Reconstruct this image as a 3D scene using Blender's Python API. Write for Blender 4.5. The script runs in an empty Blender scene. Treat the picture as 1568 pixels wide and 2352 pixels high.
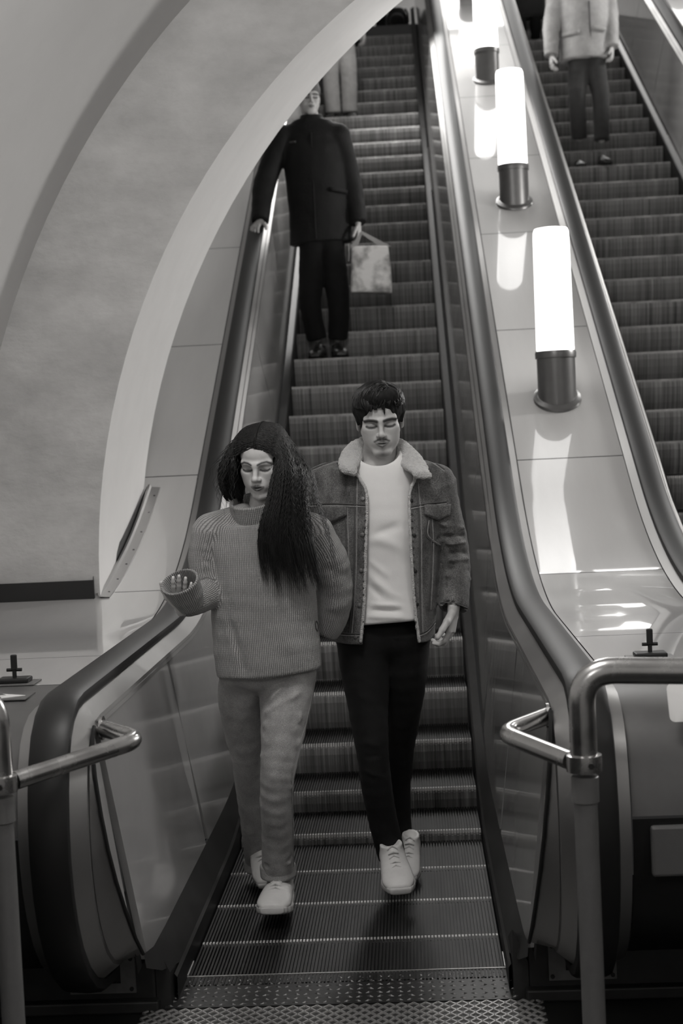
import bpy, bmesh, math, random
import numpy as np
from mathutils import Vector, Matrix
random.seed(7); rng = np.random.default_rng(7)
sc = bpy.context.scene
COL = sc.collection

# ------------------------------------------------------------------ camera
F_PX = 3442.55
CAM = np.array([.2785, -4.6694, 1.6817]); YAW, PITCH, ROLL = -.0480, -.0485, -.0467
FW = np.array([math.sin(YAW)*math.cos(PITCH), math.cos(YAW)*math.cos(PITCH), math.sin(PITCH)])
_r = np.array([math.cos(YAW), -math.sin(YAW), 0.]); _u = np.cross(_r, FW)
CR = math.cos(ROLL)*_r + math.sin(ROLL)*_u; CU = -math.sin(ROLL)*_r + math.cos(ROLL)*_u
cd = bpy.data.cameras.new('camera'); co = bpy.data.objects.new('camera', cd); COL.objects.link(co)
M = Matrix.Identity(4)
for i in range(3):
    M[i][0] = CR[i]; M[i][1] = CU[i]; M[i][2] = -FW[i]; M[i][3] = CAM[i]
co.matrix_world = M
cd.sensor_fit = 'VERTICAL'; cd.sensor_height = 36.; cd.sensor_width = 24.; cd.lens = F_PX/2352*36
cd.clip_start = .05; cd.clip_end = 200
cd.dof.use_dof = True; cd.dof.focus_distance = 5.1; cd.dof.aperture_fstop = 3.6
sc.camera = co
def at(px, py, y):
    """world point seen at pixel (px, py) of the photograph at depth y"""
    d = FW + CR*(px-784)/F_PX - CU*(py-1176)/F_PX
    return CAM + d*((y-CAM[1])/d[1])

# ------------------------------------------------------------------ light
w = bpy.data.worlds.new('hall_air'); sc.world = w; w.use_nodes = True
w.node_tree.nodes['Background'].inputs[0].default_value = (1, .985, .97, 1)
w.node_tree.nodes['Background'].inputs[1].default_value = .02
vs = sc.view_settings
vs.view_transform = 'Standard'; vs.look = 'None'; vs.gamma = 1; vs.use_curve_mapping = False; vs.exposure = -0.15
def area(name, loc, rot, sx, sy, power):
    l = bpy.data.lights.new(name, 'AREA'); l.shape = 'RECTANGLE'; l.size = sx; l.size_y = sy; l.energy = power
    l.color = (1, .985, .965)
    o = bpy.data.objects.new(name, l); COL.objects.link(o); o.location = loc; o.rotation_euler = rot
    return o
def point_light(name, loc, r, power):
    l = bpy.data.lights.new(name, 'POINT'); l.shadow_soft_size = r; l.energy = power; l.color = (1, .985, .965)
    o = bpy.data.objects.new(name, l); COL.objects.link(o); o.location = loc; return o
point_light('unseen_hall_light', (.0, -1.25, 3.75), .30, 118)  # unseen hall light without a fixture, lights faces and arch from above
point_light('unseen_hall_light', (-.6, -4.2, 3.2), .35, 45)  # left fill added in the hall, no fixture there
point_light('unseen_hall_light', (3.6, -3.6, 3.3), .35, 60)  # weaker unseen light on the right, no fixture there
area('tunnel_area_fill', (.1, 7.5, 6.7), (math.radians(-30), math.radians(-12), 0), .9, 5.0, 150)  # area fill added in the tunnel for the reveal and left deck
point_light('portal_fill_light', (.25, 3.6, 3.9), .25, 14)  # fill added behind the arch for reveal, left deck and risers
point_light('side_fill_light', (4.7, 3.9, 3.3), .3, 430)  # fill added out of view to brighten the reveal and left panels
point_light('side_fill_light', (4.7, 8.6, 6.3), .3, 300)  # second added fill, brightens the upper left panels and steps
point_light('tunnel_fill_light', (.25, 9.0, 6.9), .25, 35)  # unseen tunnel fill, placed clear of the deck reflections
area('upper_hall_light', (2.16, 15.0, 9.4), (0, 0, 0), 3.0, 2.5, 200)
LAMP_GLOW = 3.4

# ------------------------------------------------------------------ materials
def G(v): return (v, v*.988, v*.976, 1)
MATS = {}
def mat(name, v, rough=.5, metal=0., spec=.5, coat=0., coat_rough=.05, var=.0, scale=8., bump=0., bscale=60., stretch=(1,1,1), emit=0., aniso=0., vcol=False, detail=4., rvar=0., fine=0., fscale=300., per_object=False):
    if name in MATS: return MATS[name]
    m = bpy.data.materials.new(name); m.use_nodes = True; nt = m.node_tree; b = nt.nodes['Principled BSDF']
    b.inputs['Base Color'].default_value = G(v); b.inputs['Roughness'].default_value = rough
    b.inputs['Metallic'].default_value = metal; b.inputs['Specular IOR Level'].default_value = spec
    b.inputs['Coat Weight'].default_value = coat; b.inputs['Coat Roughness'].default_value = coat_rough
    if aniso: b.inputs['Anisotropic'].default_value = aniso
    if emit:
        b.inputs['Emission Color'].default_value = (1, .985, .97, 1); b.inputs['Emission Strength'].default_value = emit
    tc = nt.nodes.new('ShaderNodeTexCoord')
    mp = nt.nodes.new('ShaderNodeMapping'); mp.inputs['Scale'].default_value = stretch
    nt.links.new(tc.outputs['Object'], mp.inputs[0])
    if per_object:
        oi = nt.nodes.new('ShaderNodeObjectInfo'); nt.links.new(oi.outputs['Location'], mp.inputs['Location'])
    if var or vcol or rvar:
        n = nt.nodes.new('ShaderNodeTexNoise'); n.inputs['Scale'].default_value = scale; n.inputs['Detail'].default_value = detail; n.inputs['Roughness'].default_value = .62
        nt.links.new(mp.outputs[0], n.inputs[0])
        mr = nt.nodes.new('ShaderNodeMapRange'); mr.inputs[1].default_value = .25; mr.inputs[2].default_value = .75
        mr.inputs[3].default_value = 1-var; mr.inputs[4].default_value = 1+var
        nt.links.new(n.outputs[0], mr.inputs[0])
        mx = nt.nodes.new('ShaderNodeMix'); mx.data_type = 'RGBA'; mx.blend_type = 'MULTIPLY'; mx.inputs[0].default_value = 1
        if vcol:
            at_ = nt.nodes.new('ShaderNodeAttribute'); at_.attribute_name = 'col'; nt.links.new(at_.outputs['Color'], mx.inputs[6])
        else: mx.inputs[6].default_value = G(v)
        nt.links.new(mr.outputs[0], mx.inputs[7]); nt.links.new(mx.outputs[2], b.inputs['Base Color'])
        if fine:
            n3 = nt.nodes.new('ShaderNodeTexNoise'); n3.inputs['Scale'].default_value = fscale; n3.inputs['Detail'].default_value = 2; nt.links.new(tc.outputs['Object'], n3.inputs[0])
            m3 = nt.nodes.new('ShaderNodeMapRange'); m3.inputs[1].default_value = .3; m3.inputs[2].default_value = .7; m3.inputs[3].default_value = 1-fine; m3.inputs[4].default_value = 1+fine; nt.links.new(n3.outputs[0], m3.inputs[0])
            x3 = nt.nodes.new('ShaderNodeMix'); x3.data_type = 'RGBA'; x3.blend_type = 'MULTIPLY'; x3.inputs[0].default_value = 1
            nt.links.new(mx.outputs[2], x3.inputs[6]); nt.links.new(m3.outputs[0], x3.inputs[7]); nt.links.new(x3.outputs[2], b.inputs['Base Color'])
        if rvar:
            r2 = nt.nodes.new('ShaderNodeMapRange'); r2.inputs[1].default_value = .3; r2.inputs[2].default_value = .7
            r2.inputs[3].default_value = rough-rvar; r2.inputs[4].default_value = rough+rvar
            nt.links.new(n.outputs[0], r2.inputs[0]); nt.links.new(r2.outputs[0], b.inputs['Roughness'])
    if bump:
        n2 = nt.nodes.new('ShaderNodeTexNoise'); n2.inputs['Scale'].default_value = bscale; n2.inputs['Detail'].default_value = 3
        nt.links.new(mp.outputs[0], n2.inputs[0])
        bp = nt.nodes.new('ShaderNodeBump'); bp.inputs['Strength'].default_value = bump; bp.inputs['Distance'].default_value = .01
        nt.links.new(n2.outputs[0], bp.inputs['Height']); nt.links.new(bp.outputs[0], b.inputs['Normal'])
    MATS[name] = m
    return m
deck_m   = mat('cream_laminate', .49, .3, coat=1., coat_rough=.03, var=.04, scale=3, stretch=(4, .5, .5), bump=.012, bscale=7)
panel_m  = mat('balustrade_laminate', .38, .35, coat=1., coat_rough=.06, var=.06, scale=5, bump=.02, bscale=5)
steel_m  = mat('brushed_steel', .40, .42, metal=1., var=.05, scale=3, rvar=.03)
tube_m   = mat('tube_steel', .50, .25, metal=1., var=.10, scale=14, rvar=.07)
paint_m  = mat('grey_post_paint', .13, .42, var=.08, scale=20)
belt_m   = mat('handrail_rubber', .013, .46, spec=.4)
gap_m    = mat('black_joint', .008, .8)
skirt_m  = mat('skirt_black', .008, .45, var=.3, scale=10)
ledge_m  = mat('ledge_dark', .03, .42, metal=.0, var=.3, scale=9)
tread_m  = mat('tread_metal', .022, .5, metal=.5, var=.6, scale=4, stretch=(6, .7, .7), per_object=True)
riser_m  = mat('riser_metal', .24, .6, metal=.1, var=.8, scale=5, stretch=(14, .2, .15), bump=.0, per_object=True)
nose_m   = mat('nosing_metal', .46, .5, metal=.3, var=.6, scale=9, per_object=True)
plaster_m= mat('arch_plaster', .50, .85, var=.24, scale=2.6, bump=.7, bscale=16, stretch=(1, 1, 1.6), detail=8)
reveal_m = mat('reveal_paint', .82, .6, var=.04, scale=4)
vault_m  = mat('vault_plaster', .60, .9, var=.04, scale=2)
black_m  = mat('black_paint', .012, .4, var=.2, scale=8)
floor_m  = mat('dark_stone_floor', .012, .45, var=.3, scale=6)
base_m   = mat('base_iron', .02, .5, var=.4, scale=11)
plate_m  = mat('zinc_plate', .16, .5, metal=.3, var=.2, scale=25)
comb_m   = mat('comb_metal', .04, .38, metal=.7, var=.35, scale=9)
lattice_m= mat('floor_plate_metal', .035, .42, metal=.6, var=.45, scale=4)
bar_m    = mat('worn_lattice', .42, .40, metal=.7, var=.3, scale=5)
bronze_m = mat('lamp_bronze', .14, .36, metal=.6, var=.1, scale=9)
glow_m   = mat('lamp_glass', .8, .3, emit=LAMP_GLOW)
white_m  = mat('white_print', .78, .5)

# ------------------------------------------------------------------ mesh helpers
def link(o, parent=None):
    COL.objects.link(o)
    if parent is not None: o.parent = parent
    return o
def tag(o, label=None, cat=None, group=None, kind=None):
    if label: o['label'] = label
    if cat: o['category'] = cat
    if group: o['group'] = group
    if kind: o['kind'] = kind
    return o
def empty(name, loc=(0, 0, 0), label=None, cat=None, group=None, kind=None):
    o = bpy.data.objects.new(name, None); o.location = loc; o.empty_display_size = .1; COL.objects.link(o)
    return tag(o, label, cat, group, kind)
class MB:
    """collects geometry; build() links it as ONE mesh object"""
    def __init__(s): s.v = []; s.f = []; s.mi = []; s.cur = 0
    def add(s, vs, fs):
        n = len(s.v); s.v += [tuple(map(float, q)) for q in vs]
        s.f += [tuple(i+n for i in f) for f in fs]; s.mi += [s.cur]*len(fs); return s
    def box(s, x0, x1, y0, y1, z0, z1):
        return s.add([(x0,y0,z0),(x1,y0,z0),(x1,y1,z0),(x0,y1,z0),(x0,y0,z1),(x1,y0,z1),(x1,y1,z1),(x0,y1,z1)],
                     [(0,3,2,1),(4,5,6,7),(0,1,5,4),(1,2,6,5),(2,3,7,6),(3,0,4,7)])
    def hexa(s, p8):
        return s.add(p8, [(0,3,2,1),(4,5,6,7),(0,1,5,4),(1,2,6,5),(2,3,7,6),(3,0,4,7)])
    def sweep(s, path, prof, closed_prof=True, caps=True):
        """path: list of (origin, ax, az) frames; prof: list of (a, b)"""
        n = len(prof); m = len(path); vs = []
        for o, a, b in path:
            o = np.asarray(o); a = np.asarray(a); b = np.asarray(b)
            vs += [o+a*p+b*q for p, q in prof]
        fs = []; R = n if closed_prof else n-1
        for i in range(m-1):
            for j in range(R):
                k = (j+1) % n
                fs.append((i*n+j, i*n+k, (i+1)*n+k, (i+1)*n+j))
        if caps and closed_prof: fs += [tuple(range(n-1, -1, -1)), tuple(range((m-1)*n, m*n))]
        return s.add(vs, fs)
    def tube(s, pts, r, n=12, caps=True):
        pts = [np.asarray(p, float) for p in pts]; rs = r if hasattr(r, '__len__') else [r]*len(pts)
        up = None; fr = []
        for i, p in enumerate(pts):
            t = pts[min(i+1, len(pts)-1)]-pts[max(i-1, 0)]; t = t/ (np.linalg.norm(t)+1e-12)
            if up is None:
                up = np.array([0, 0, 1.]) if abs(t[2]) < .9 else np.array([1., 0, 0])
            a = np.cross(up, t); a /= np.linalg.norm(a)+1e-12; b = np.cross(t, a); up = b
            fr.append((p, a*rs[i], b*rs[i]))
        return s.sweep(fr, [(math.cos(2*math.pi*k/n), math.sin(2*math.pi*k/n)) for k in range(n)], True, caps)
    def lathe(s, prof, c=(0, 0, 0), n=32, shear=0.):
        """prof: (r, z) list; shear tilts a ring with the slope along y by shear*weight"""
        c = np.asarray(c); vs = []
        for p in prof:
            r, z = p[0], p[1]; sh = p[2] if len(p) > 2 else 0
            for k in range(n):
                a = 2*math.pi*k/n; vs.append(c+np.array([r*math.cos(a), r*math.sin(a), z+sh*r*math.sin(a)]))
        fs = []
        for i in range(len(prof)-1):
            for k in range(n):
                q = (k+1) % n; fs.append((i*n+k, i*n+q, (i+1)*n+q, (i+1)*n+k))
        fs += [tuple(range(n-1, -1, -1)), tuple(range((len(prof)-1)*n, len(prof)*n))]
        return s.add(vs, fs)
    def grid(s, rows):
        m = len(rows); n = len(rows[0]); vs = [q for r in rows for q in r]
        return s.add(vs, [(i*n+j, i*n+j+1, (i+1)*n+j+1, (i+1)*n+j) for i in range(m-1) for j in range(n-1)])
    def mesh(s, name, mats, smooth=False):
        me = bpy.data.meshes.new(name); me.from_pydata(s.v, [], s.f)
        for m in (mats if isinstance(mats, (list, tuple)) else [mats]): me.materials.append(m)
        if any(s.mi): me.polygons.foreach_set('material_index', s.mi)
        bm = bmesh.new(); bm.from_mesh(me); bmesh.ops.recalc_face_normals(bm, faces=bm.faces); bm.to_mesh(me); bm.free()
        if smooth:
            me.polygons.foreach_set('use_smooth', [True]*len(me.polygons))
            try: me.set_sharp_from_angle(angle=math.radians(38))
            except Exception: pass
        me.update(); return me
    def build(s, name, mats, parent=None, smooth=False, bevel=0.):
        o = link(bpy.data.objects.new(name, s.mesh(name, mats, smooth)), parent)
        if bevel:
            b = o.modifiers.new('bevel', 'BEVEL'); b.width = bevel; b.segments = 2; b.limit_method = 'ANGLE'; b.angle_limit = math.radians(40)
        return o

# ------------------------------------------------------------------ escalator geometry
S0, L0, RC = .2866, .9736, 3.2189
A30 = math.radians(30); T30 = math.tan(A30); Y1 = L0+RC*.5; Z1 = RC*(1-math.cos(A30))
Y_TOP = 13.0; Z_TOP = 6.45
def step_pos(s):
    if s < L0: return s, 0.
    th = (s-L0)/RC
    if th < A30: return L0+RC*math.sin(th), RC*(1-math.cos(th))
    e = s-L0-RC*A30
    return Y1+e*math.cos(A30), Z1+e*math.sin(A30)
def nose(y):
    if y < L0: return 0.
    if y < Y1: return RC-math.sqrt(RC**2-(y-L0)**2)
    return Z1+(y-Y1)*T30
HF = 1.0                     # belt height on the level run
HB = Z1+.92                  # incline line through (Y1, HB)
YK = Y1-(HB-HF)/T30          # where both lines meet
TK = .85; RK = TK/math.tan(A30/2)
def top(y):
    if y < YK-TK: return HF
    ya = YK-TK
    if y < ya+RK*.5: return HF+RK-math.sqrt(RK**2-(y-ya)**2)
    return HB+(y-Y1)*T30
def ys_range(a, b, n): return [a+(b-a)*i/n for i in range(n+1)]
YS = ys_range(-.2, .9, 4)[:-1]+ys_range(.9, 3.0, 26)[:-1]+ys_range(3.0, 13.4, 8)
def smax(a, b, k): 
    h = max(k-abs(a-b), 0)/k
    return max(a, b)+h*h*k*.25
def pbot(y): return smax(.20, nose(y)+.085, .12)             # lower edge of the balustrade panels
def px_at(y, z):                                              # panels lean outward
    h0 = pbot(y); h1 = top(y)-.075
    return .548+(.625-.548)*(z-h0)/(h1-h0)

def step_mesh(w=1.0, pitch=1/88.):
    b = MB(); n = int(round(w/pitch)); h = .010
    b.cur = 0; b.box(-w/2, w/2, .004, .398, -.06, -h)                       # tread plate
    b.cur = 1
    b.grid([[(x, y, z) for x in (-w/2, w/2)] for y, z in ((.004, -h), (.002, -.05), (.012, -.10), (.030, -.15), (.055, -.195), (.055, -.24))])
    for i in range(n):
        x0 = -w/2+i*pitch+pitch*.23; x1 = x0+pitch*.54
        b.cur = 0
        b.add([(x0,.022,-h),(x1,.022,-h),(x1,.398,-h),(x0,.398,-h),(x0,.022,0),(x1,.022,0),(x1,.398,0),(x0,.398,0)], [(4,5,6,7),(1,2,6,5),(3,0,4,7)])
        b.cur = 1
        pr = [(-.001, -.012), (-.004, -.05), (.006, -.10), (.024, -.15), (.049, -.195)]
        vs = [(x, y, z) for y, z in pr for x in (x0, x1)]+[(x, y+.008, z) for y, z in pr for x in (x0, x1)]
        m = len(pr); fs = []
        for j in range(m-1):
            fs += [(2*j, 2*j+1, 2*j+3, 2*j+2), (2*j+1, 2*m+2*j+1, 2*m+2*j+3, 2*j+3), (2*j, 2*j+2, 2*m+2*j+2, 2*m+2*j)]
        b.add(vs, fs)
    return b.mesh('step', [tread_m, riser_m])
def nosing_mesh(w=1.0, pitch=1/88.):
    b = MB(); n = int(round(w/pitch))
    for i in range(n):
        x0 = -w/2+i*pitch+pitch*.20; x1 = x0+pitch*.60
        d = .0 if i % 2 else .003
        b.add([(x0,-.002,-.020+d),(x1,-.002,-.020+d),(x1,.0225,-.020),(x0,.0225,-.020),
               (x0,.0045,.001),(x1,.0045,.001),(x1,.0225,.001),(x0,.0225,.001)],
              [(4,5,6,7),(0,1,5,4),(1,2,6,5),(3,0,4,7),(0,3,2,1)])
    return b.mesh('nosing', nose_m)
STEP_ME, NOSE_ME = step_mesh(), nosing_mesh()

BELT_Y = [(-.52, 1.0), (-.60, .992), (-.67, .965), (-.725, .92), (-.762, .86), (-.788, .78), (-.803, .69), (-.805, .60),
          (-.79, .50), (-.76, .41), (-.71, .32), (-.64, .24), (-.55, .175), (-.45, .135), (-.33, .115), (-.22, .11)]
def belt_path():
    p = [(y, top(y)) for y in ([13.4, 8, 3.0]+ys_range(2.9, .9, 20)+[.5, 0, -.3])]
    return p+BELT_Y
def offset_path(p, d):
    p = np.array(p); o = []
    for i in range(len(p)):
        t = p[min(i+1, len(p)-1)]-p[max(i-1, 0)]; t /= np.linalg.norm(t)
        nrm = np.array([-t[1], t[0]])                        # pointing outward/up for a path running toward -y
        if i < len(p)-17: nrm = nrm
        o.append(p[i]+nrm*(-d))
    return o
def strip(prof, d_list=None):
    pass

def side_frames(sx, path):
    """frames for sweeping a profile (across, outward) along a y-z path; outward is away from the balustrade core"""
    fr = []; p = np.array(path)
    for i in range(len(p)):
        t = p[min(i+1, len(p)-1)]-p[max(i-1, 0)]; t /= np.linalg.norm(t)
        nr = np.array([t[1], -t[0]])                          # path runs down toward the camera, outward = up / front
        fr.append(((0, p[i][0], p[i][1]), (sx, 0, 0), (0, nr[0], nr[1])))
    return fr

def escalator(xc, phase, label, kmax=37, left=True, right=True):
    e = empty('escalator', (xc, 0, 0), label, 'escalator', 'escalators side by side')
    k0 = 0
    for k in range(k0, kmax+1):
        s = S0+.4*(k-1+phase)
        if s < -.36: continue
        y, z = step_pos(s)
        if y > Y_TOP-.05: continue
        st = bpy.data.objects.new('step', STEP_ME); st.location = (0, y, z-.0005*(k % 2)); link(st, e)
        if y > .0:
            ns = bpy.data.objects.new('nosing', NOSE_ME); link(ns, st)
    bp = belt_path()
    for sx in ([-1] if left else [])+([1] if right else []):
        # skirt board
        b = MB()
        b.grid([[(sx*.504, y, nose(y)-.28), (sx*.504, y, nose(y)+.055 if y > 2.4 else smax(nose(y)+.055, .060, .04))] for y in YS]); b.build('skirt_board', skirt_m, e)
        b = MB()
        b.grid([[(sx*.504, y, (nose(y)+.055 if y > 2.4 else smax(nose(y)+.055, .060, .04))), (sx*.512, y, (nose(y)+.065 if y > 2.4 else smax(nose(y)+.065, .070, .04)))] for y in YS])
        b.build('skirt_edge', ledge_m, e)
        b = MB()
        YL = [-.10]+[y for y in YS if y > -.05]
        b.grid([[(sx*.546, -.46, .19), (sx*.549, -.47, .235)], [(sx*.530, -.30, .125), (sx*.548, -.32, .205)]]+[[(sx*.512, y, (nose(y)+.065 if y > 2.4 else smax(nose(y)+.065, .070, .04))), (sx*.548, y, pbot(y))] for y in YL]); b.build('skirt_ledge', ledge_m, e, True)
        # inner panels, one by one
        def pan(y0, y1, lean, name='panel', front=None):
            rows = []
            m = 8 if y1 < 3.2 else 2
            for i in range(m+1):
                y = y0+(y1-y0)*i/m; lo = pbot(y+lean*.5); hi = top(y-lean*.5)-.07
                rows.append([(sx*px_at(y, lo)*1.0, y+lean*.5, lo), (sx*.625, y-lean*.5, hi)])
            q = MB(); q.grid(rows); q.grid([[(a[0]+sx*.02, a[1], a[2]) for a in r] for r in rows])
            k = len(rows)
            for rws in (rows[0], rows[-1]):
                q.add([rws[0], rws[1], (rws[1][0]+sx*.02, rws[1][1], rws[1][2]), (rws[0][0]+sx*.02, rws[0][1], rws[0][2])], [(0, 1, 2, 3)])
            q.build(name, panel_m, e)
        cuts = [-.50, .745, 2.02, 3.3, 4.58, 5.86, 7.14, 8.42, 9.7, 10.98, 12.26, 13.4]
        for i in range(len(cuts)-1):
            l0 = .26 if cuts[i+1] > 1 else .22
            pan(cuts[i]+.005, cuts[i+1]-.005, .16 if i == 0 else .28 if i == 1 else .45)
        b = MB(); b.grid([[(sx*(.555+.012), y, pbot(y)-.02), (sx*(.633+.012), y, top(y)-.05)] for y in [-.48]+YS]); b.build('panel_backing', gap_m, e)
        # rounded end panel of the newel
        front = [(-.47, .235), (-.53, .30), (-.595, .40), (-.65, .50), (-.685, .60), (-.70, .70), (-.70, .80), (-.685, .865), (-.655, .905), (-.62, .925)]
        fr0 = [(-.47, .235)]
        q = MB(); rows = []
        for (y, z) in front:
            ye = -.555+.07*(1-(z-.235)/.69)*1.0-.07
            u = (z-.22)/.70; x = .550+(.625-.550)*u
            rows.append([(sx*x, y, z), (sx*(x), max(y+.004, ye), z), (sx*(x+.02), max(y+.004, ye), z), (sx*(x+.02), y, z)])
        q.grid(rows); q.build('end_panel', panel_m, e)
        b = MB(); b.tube([(sx*(.552+(.625-.552)*(z-.22)/.70-.002), y, z) for y, z in front], .006, 6); b.build('panel_edging', gap_m, e, True)
        # steel guides on both sides of the belt
        fr = side_frames(sx, bp)
        gi = MB(); gi.sweep(fr, [(.622, -.085), (.628, -.060), (.676, -.022), (.682, -.085)], True); gi.build('inner_guide', steel_m, e, True)
        go = MB(); go.sweep(fr, [(.758, -.085), (.764, -.022), (.81, -.034), (.818, -.085)], True); go.build('outer_guide', steel_m, e, True)
        gb = MB(); gb.sweep(fr, [(.676, -.06), (.68, -.02), (.76, -.02), (.765, -.06)], True); gb.build('guide_bed', gap_m, e)
        be = MB(); be.sweep(fr, [(.668, -.022), (.664, -.008), (.668, .006), (.682, .014), (.720, .017), (.758, .014), (.772, .006), (.776, -.008), (.772, -.022)], True)
        be.build('handrail_belt', belt_m if (xc, sx) != (2.16, 9) else belt_m, e, True)
        # steel cheek that closes the gap between panel edge and guide
        bp_ = np.array(BELT_Y[:14]); tt_ = np.gradient(bp_, axis=0); tt_ /= np.linalg.norm(tt_, axis=1)[:, None]
        gl = bp_-np.stack([tt_[:, 1], -tt_[:, 0]], 1)*.070; fe = np.array(front[::-1]); N_ = 24
        def resamp(p):
            d = np.concatenate([[0], np.cumsum(np.linalg.norm(np.diff(p, axis=0), axis=1))]); t = np.linspace(0, d[-1], N_)
            return np.stack([np.interp(t, d, p[:, 0]), np.interp(t, d, p[:, 1])], 1)
        ga, fa = resamp(gl), resamp(fe); rows = []
        for g_, f_ in zip(ga, fa):
            xf = .552+(.625-.552)*(f_[1]-.22)/.70
            rows.append([(sx*.624, g_[0], g_[1]), (sx*xf, f_[0], f_[1])])
        b = MB(); b.grid(rows); b.build('newel_cheek', steel_m, e, True)
    return e

esc_main = escalator(0., 0., 'ridged metal escalator the couple walks down, left of the lamp row')
esc_right = escalator(2.16, .65, 'ridged metal escalator right of the lamp row, man in parka on it')

# ------------------------------------------------------------------ setting: hall floor, landing, arch, vaults
b = MB(); b.box(-3.2, 6.5, -6.5, -.02, -.10, -.012); b.build('floor', floor_m).__setitem__('kind', 'structure')
b = MB(); b.box(-3, 7.3, Y_TOP+.0, 19, Z_TOP-.3, Z_TOP); b.build('floor', floor_m).__setitem__('kind', 'structure')
Y_A, Y_B = 1.805, 2.843
XM = 2.16                                                     # the three escalators mirror about this plane
def half_arch(cx, cz, r, n=40, a0=.03):
    """left half measured, right half mirrored"""
    l = [(cx-r*math.cos(t), cz+r*math.sin(t)) for t in (-a0+(math.pi/2+a0)*i/n for i in range(n+1))]
    return l+[(2*XM-x, z) for x, z in reversed(l)]
inner = half_arch(1.985, 1.076, 3.09)
outer = half_arch(1.889, 1.031, 3.55)
back = half_arch(2.405, .985, 3.515)
wl = empty('wall_front', (0, 0, 0), kind='structure')
b = MB(); b.grid([[(o[0], Y_A, o[1]), (i[0], Y_A, i[1])] for o, i in zip(outer, inner)]); b.build('arch_face', plaster_m, wl, True)
b = MB(); b.grid([[(i[0], Y_A, i[1]), (k[0]*.5+i[0]*.5, (Y_A+Y_B)/2, k[1]*.5+i[1]*.5), (k[0], Y_B, k[1])] for i, k in zip(inner, back)]); b.build('arch_reveal', reveal_m, wl, True)
b = MB(); b.grid([[(k[0], Y_B, k[1]), (k[0]+(k[0]-2.16)*.30, Y_B+.02, 1.0+(k[1]-1.0)*1.30+.0)] for k in back]); b.build('arch_back', vault_m, wl, True)
# hall vault runs toward the camera, escalator tunnel climbs behind the arch
b = MB(); b.grid([[(o[0], y, o[1]) for y in (Y_A+.01, 1.2, -1, -3.5, -6.5)] for o in outer]); c = b.build('ceiling', vault_m, None, True); c['kind'] = 'structure'
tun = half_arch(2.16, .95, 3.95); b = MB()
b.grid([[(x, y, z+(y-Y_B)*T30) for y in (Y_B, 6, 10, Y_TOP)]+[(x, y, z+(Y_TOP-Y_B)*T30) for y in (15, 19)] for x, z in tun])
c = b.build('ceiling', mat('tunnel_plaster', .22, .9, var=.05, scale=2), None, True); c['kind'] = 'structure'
b = MB(); b.box(-2.2, 6.6, 19, 19.2, 5.5, 12.0); c = b.build('wall_back', reveal_m); c['kind'] = 'structure'
b = MB(); b.box(-2.0, 6.4, -6.7, -6.5, -.1, 5.2); c = b.build('wall_rear', vault_m); c['kind'] = 'structure'
# plinth of the arch: black skirting, its inclined run and the metal cover strip
wb = empty('baseboard_left', (0, 0, 0), kind='structure')
b = MB(); b.box(-1.62, -1.128, Y_A-.014, Y_A+.02, 1.0, 1.118); b.build('skirting', black_m, wb)
bq = [(y, top(y)-.035) for y in ys_range(Y_A-.01, Y_B+.02, 8)]
b = MB(); rows = []
for i, (y, z) in enumerate(bq):
    t = i/8; x = -1.128+.068*t
    rows.append([(x, y, z-.01), (x-.002, y, z+.085*(1-t)**.7+.012)])
b.grid(rows); b.build('inclined_skirting', black_m, wb)
b = MB(); rows = []
for i, (y, z) in enumerate(bq):
    x = -1.124+.068*i/8; rows.append([(x, y, z+.02), (x+.012, y-.004, z+.022), (x+.018, y-.004, z+.008), (x+.062, y-.003, z+.005), (x+.064, y, z-.003)])
b.grid(rows); b.build('cover_strip', steel_m, wb, True)
for t in (.05, .2, .36, .5, .66, .82, .95):
    y = Y_A+(Y_B-Y_A)*t; c0 = np.array([-1.124+.068*t+.045, y, top(y)-.031]); b = MB(); b.tube([c0, c0+np.array([0, -.002, .004])], .0055, 8); b.build('screw', black_m, wb)

# ------------------------------------------------------------------ decks between and beside the escalators
def deck(x0, x1, label, front=True, cuts=(.50, 1.87, 2.96, 4.25, 5.52, 6.8, 8.08, 9.36, 10.64, 11.92, 13.4)):
    d = empty('balustrade_deck', ((x0+x1)/2, 0, 0), label, 'deck panel')
    xm = (x0+x1)/2; hw = (x1-x0)/2
    edges = (-.11,)+cuts
    for a, c in zip(edges[:-1], edges[1:]):
        n = 10 if c < 3.5 else 1
        b = MB(); rows = []
        for i in range(n+1):
            y = a+.003+(c-a-.006)*i/n; z = top(y)-.035
            rows.append([(-hw, y, z), (hw, y, z)])
        b.grid(rows); b.grid([[(q[0], q[1], q[2]-.02) for q in r] for r in rows]); b.build('deck_sheet', deck_m, d, True)
    b = MB(); b.grid([[(-hw, y, top(y)-.045), (hw, y, top(y)-.045)] for y in [-.11]+YS]); b.build('deck_bed', gap_m, d)
    # rounded front housing between the newels
    pr = [(-.114, .965), (-.3, .962), (-.45, .954), (-.56, .938), (-.64, .91), (-.695, .86), (-.735, .79), (-.755, .71), (-.76, .66)]
    b = MB(); b.grid([[(-hw, y, z), (hw, y, z)] for y, z in pr]); b.build('front_cover', mat('cover_enamel', .13, .34, metal=.3, var=.12, scale=6, bump=.01), d, True)
    pr = [(-.757, .652), (-.752, .58), (-.735, .48), (-.70, .38), (-.64, .30), (-.55, .23), (-.42, .20), (-.3, .19)]
    b = MB(); b.grid([[(-hw, y, z), (hw, y, z)] for y, z in pr]); b.build('lower_cover', mat('cover_dark', .016, .4, metal=.3, var=.2, scale=8), d, True)
    b = MB(); b.box(-hw+.045, hw-.045, -.772, -.75, .50, .635); b.build('cover_hatch', mat('cover_enamel', .22), d, bevel=.008)
    return d
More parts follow.
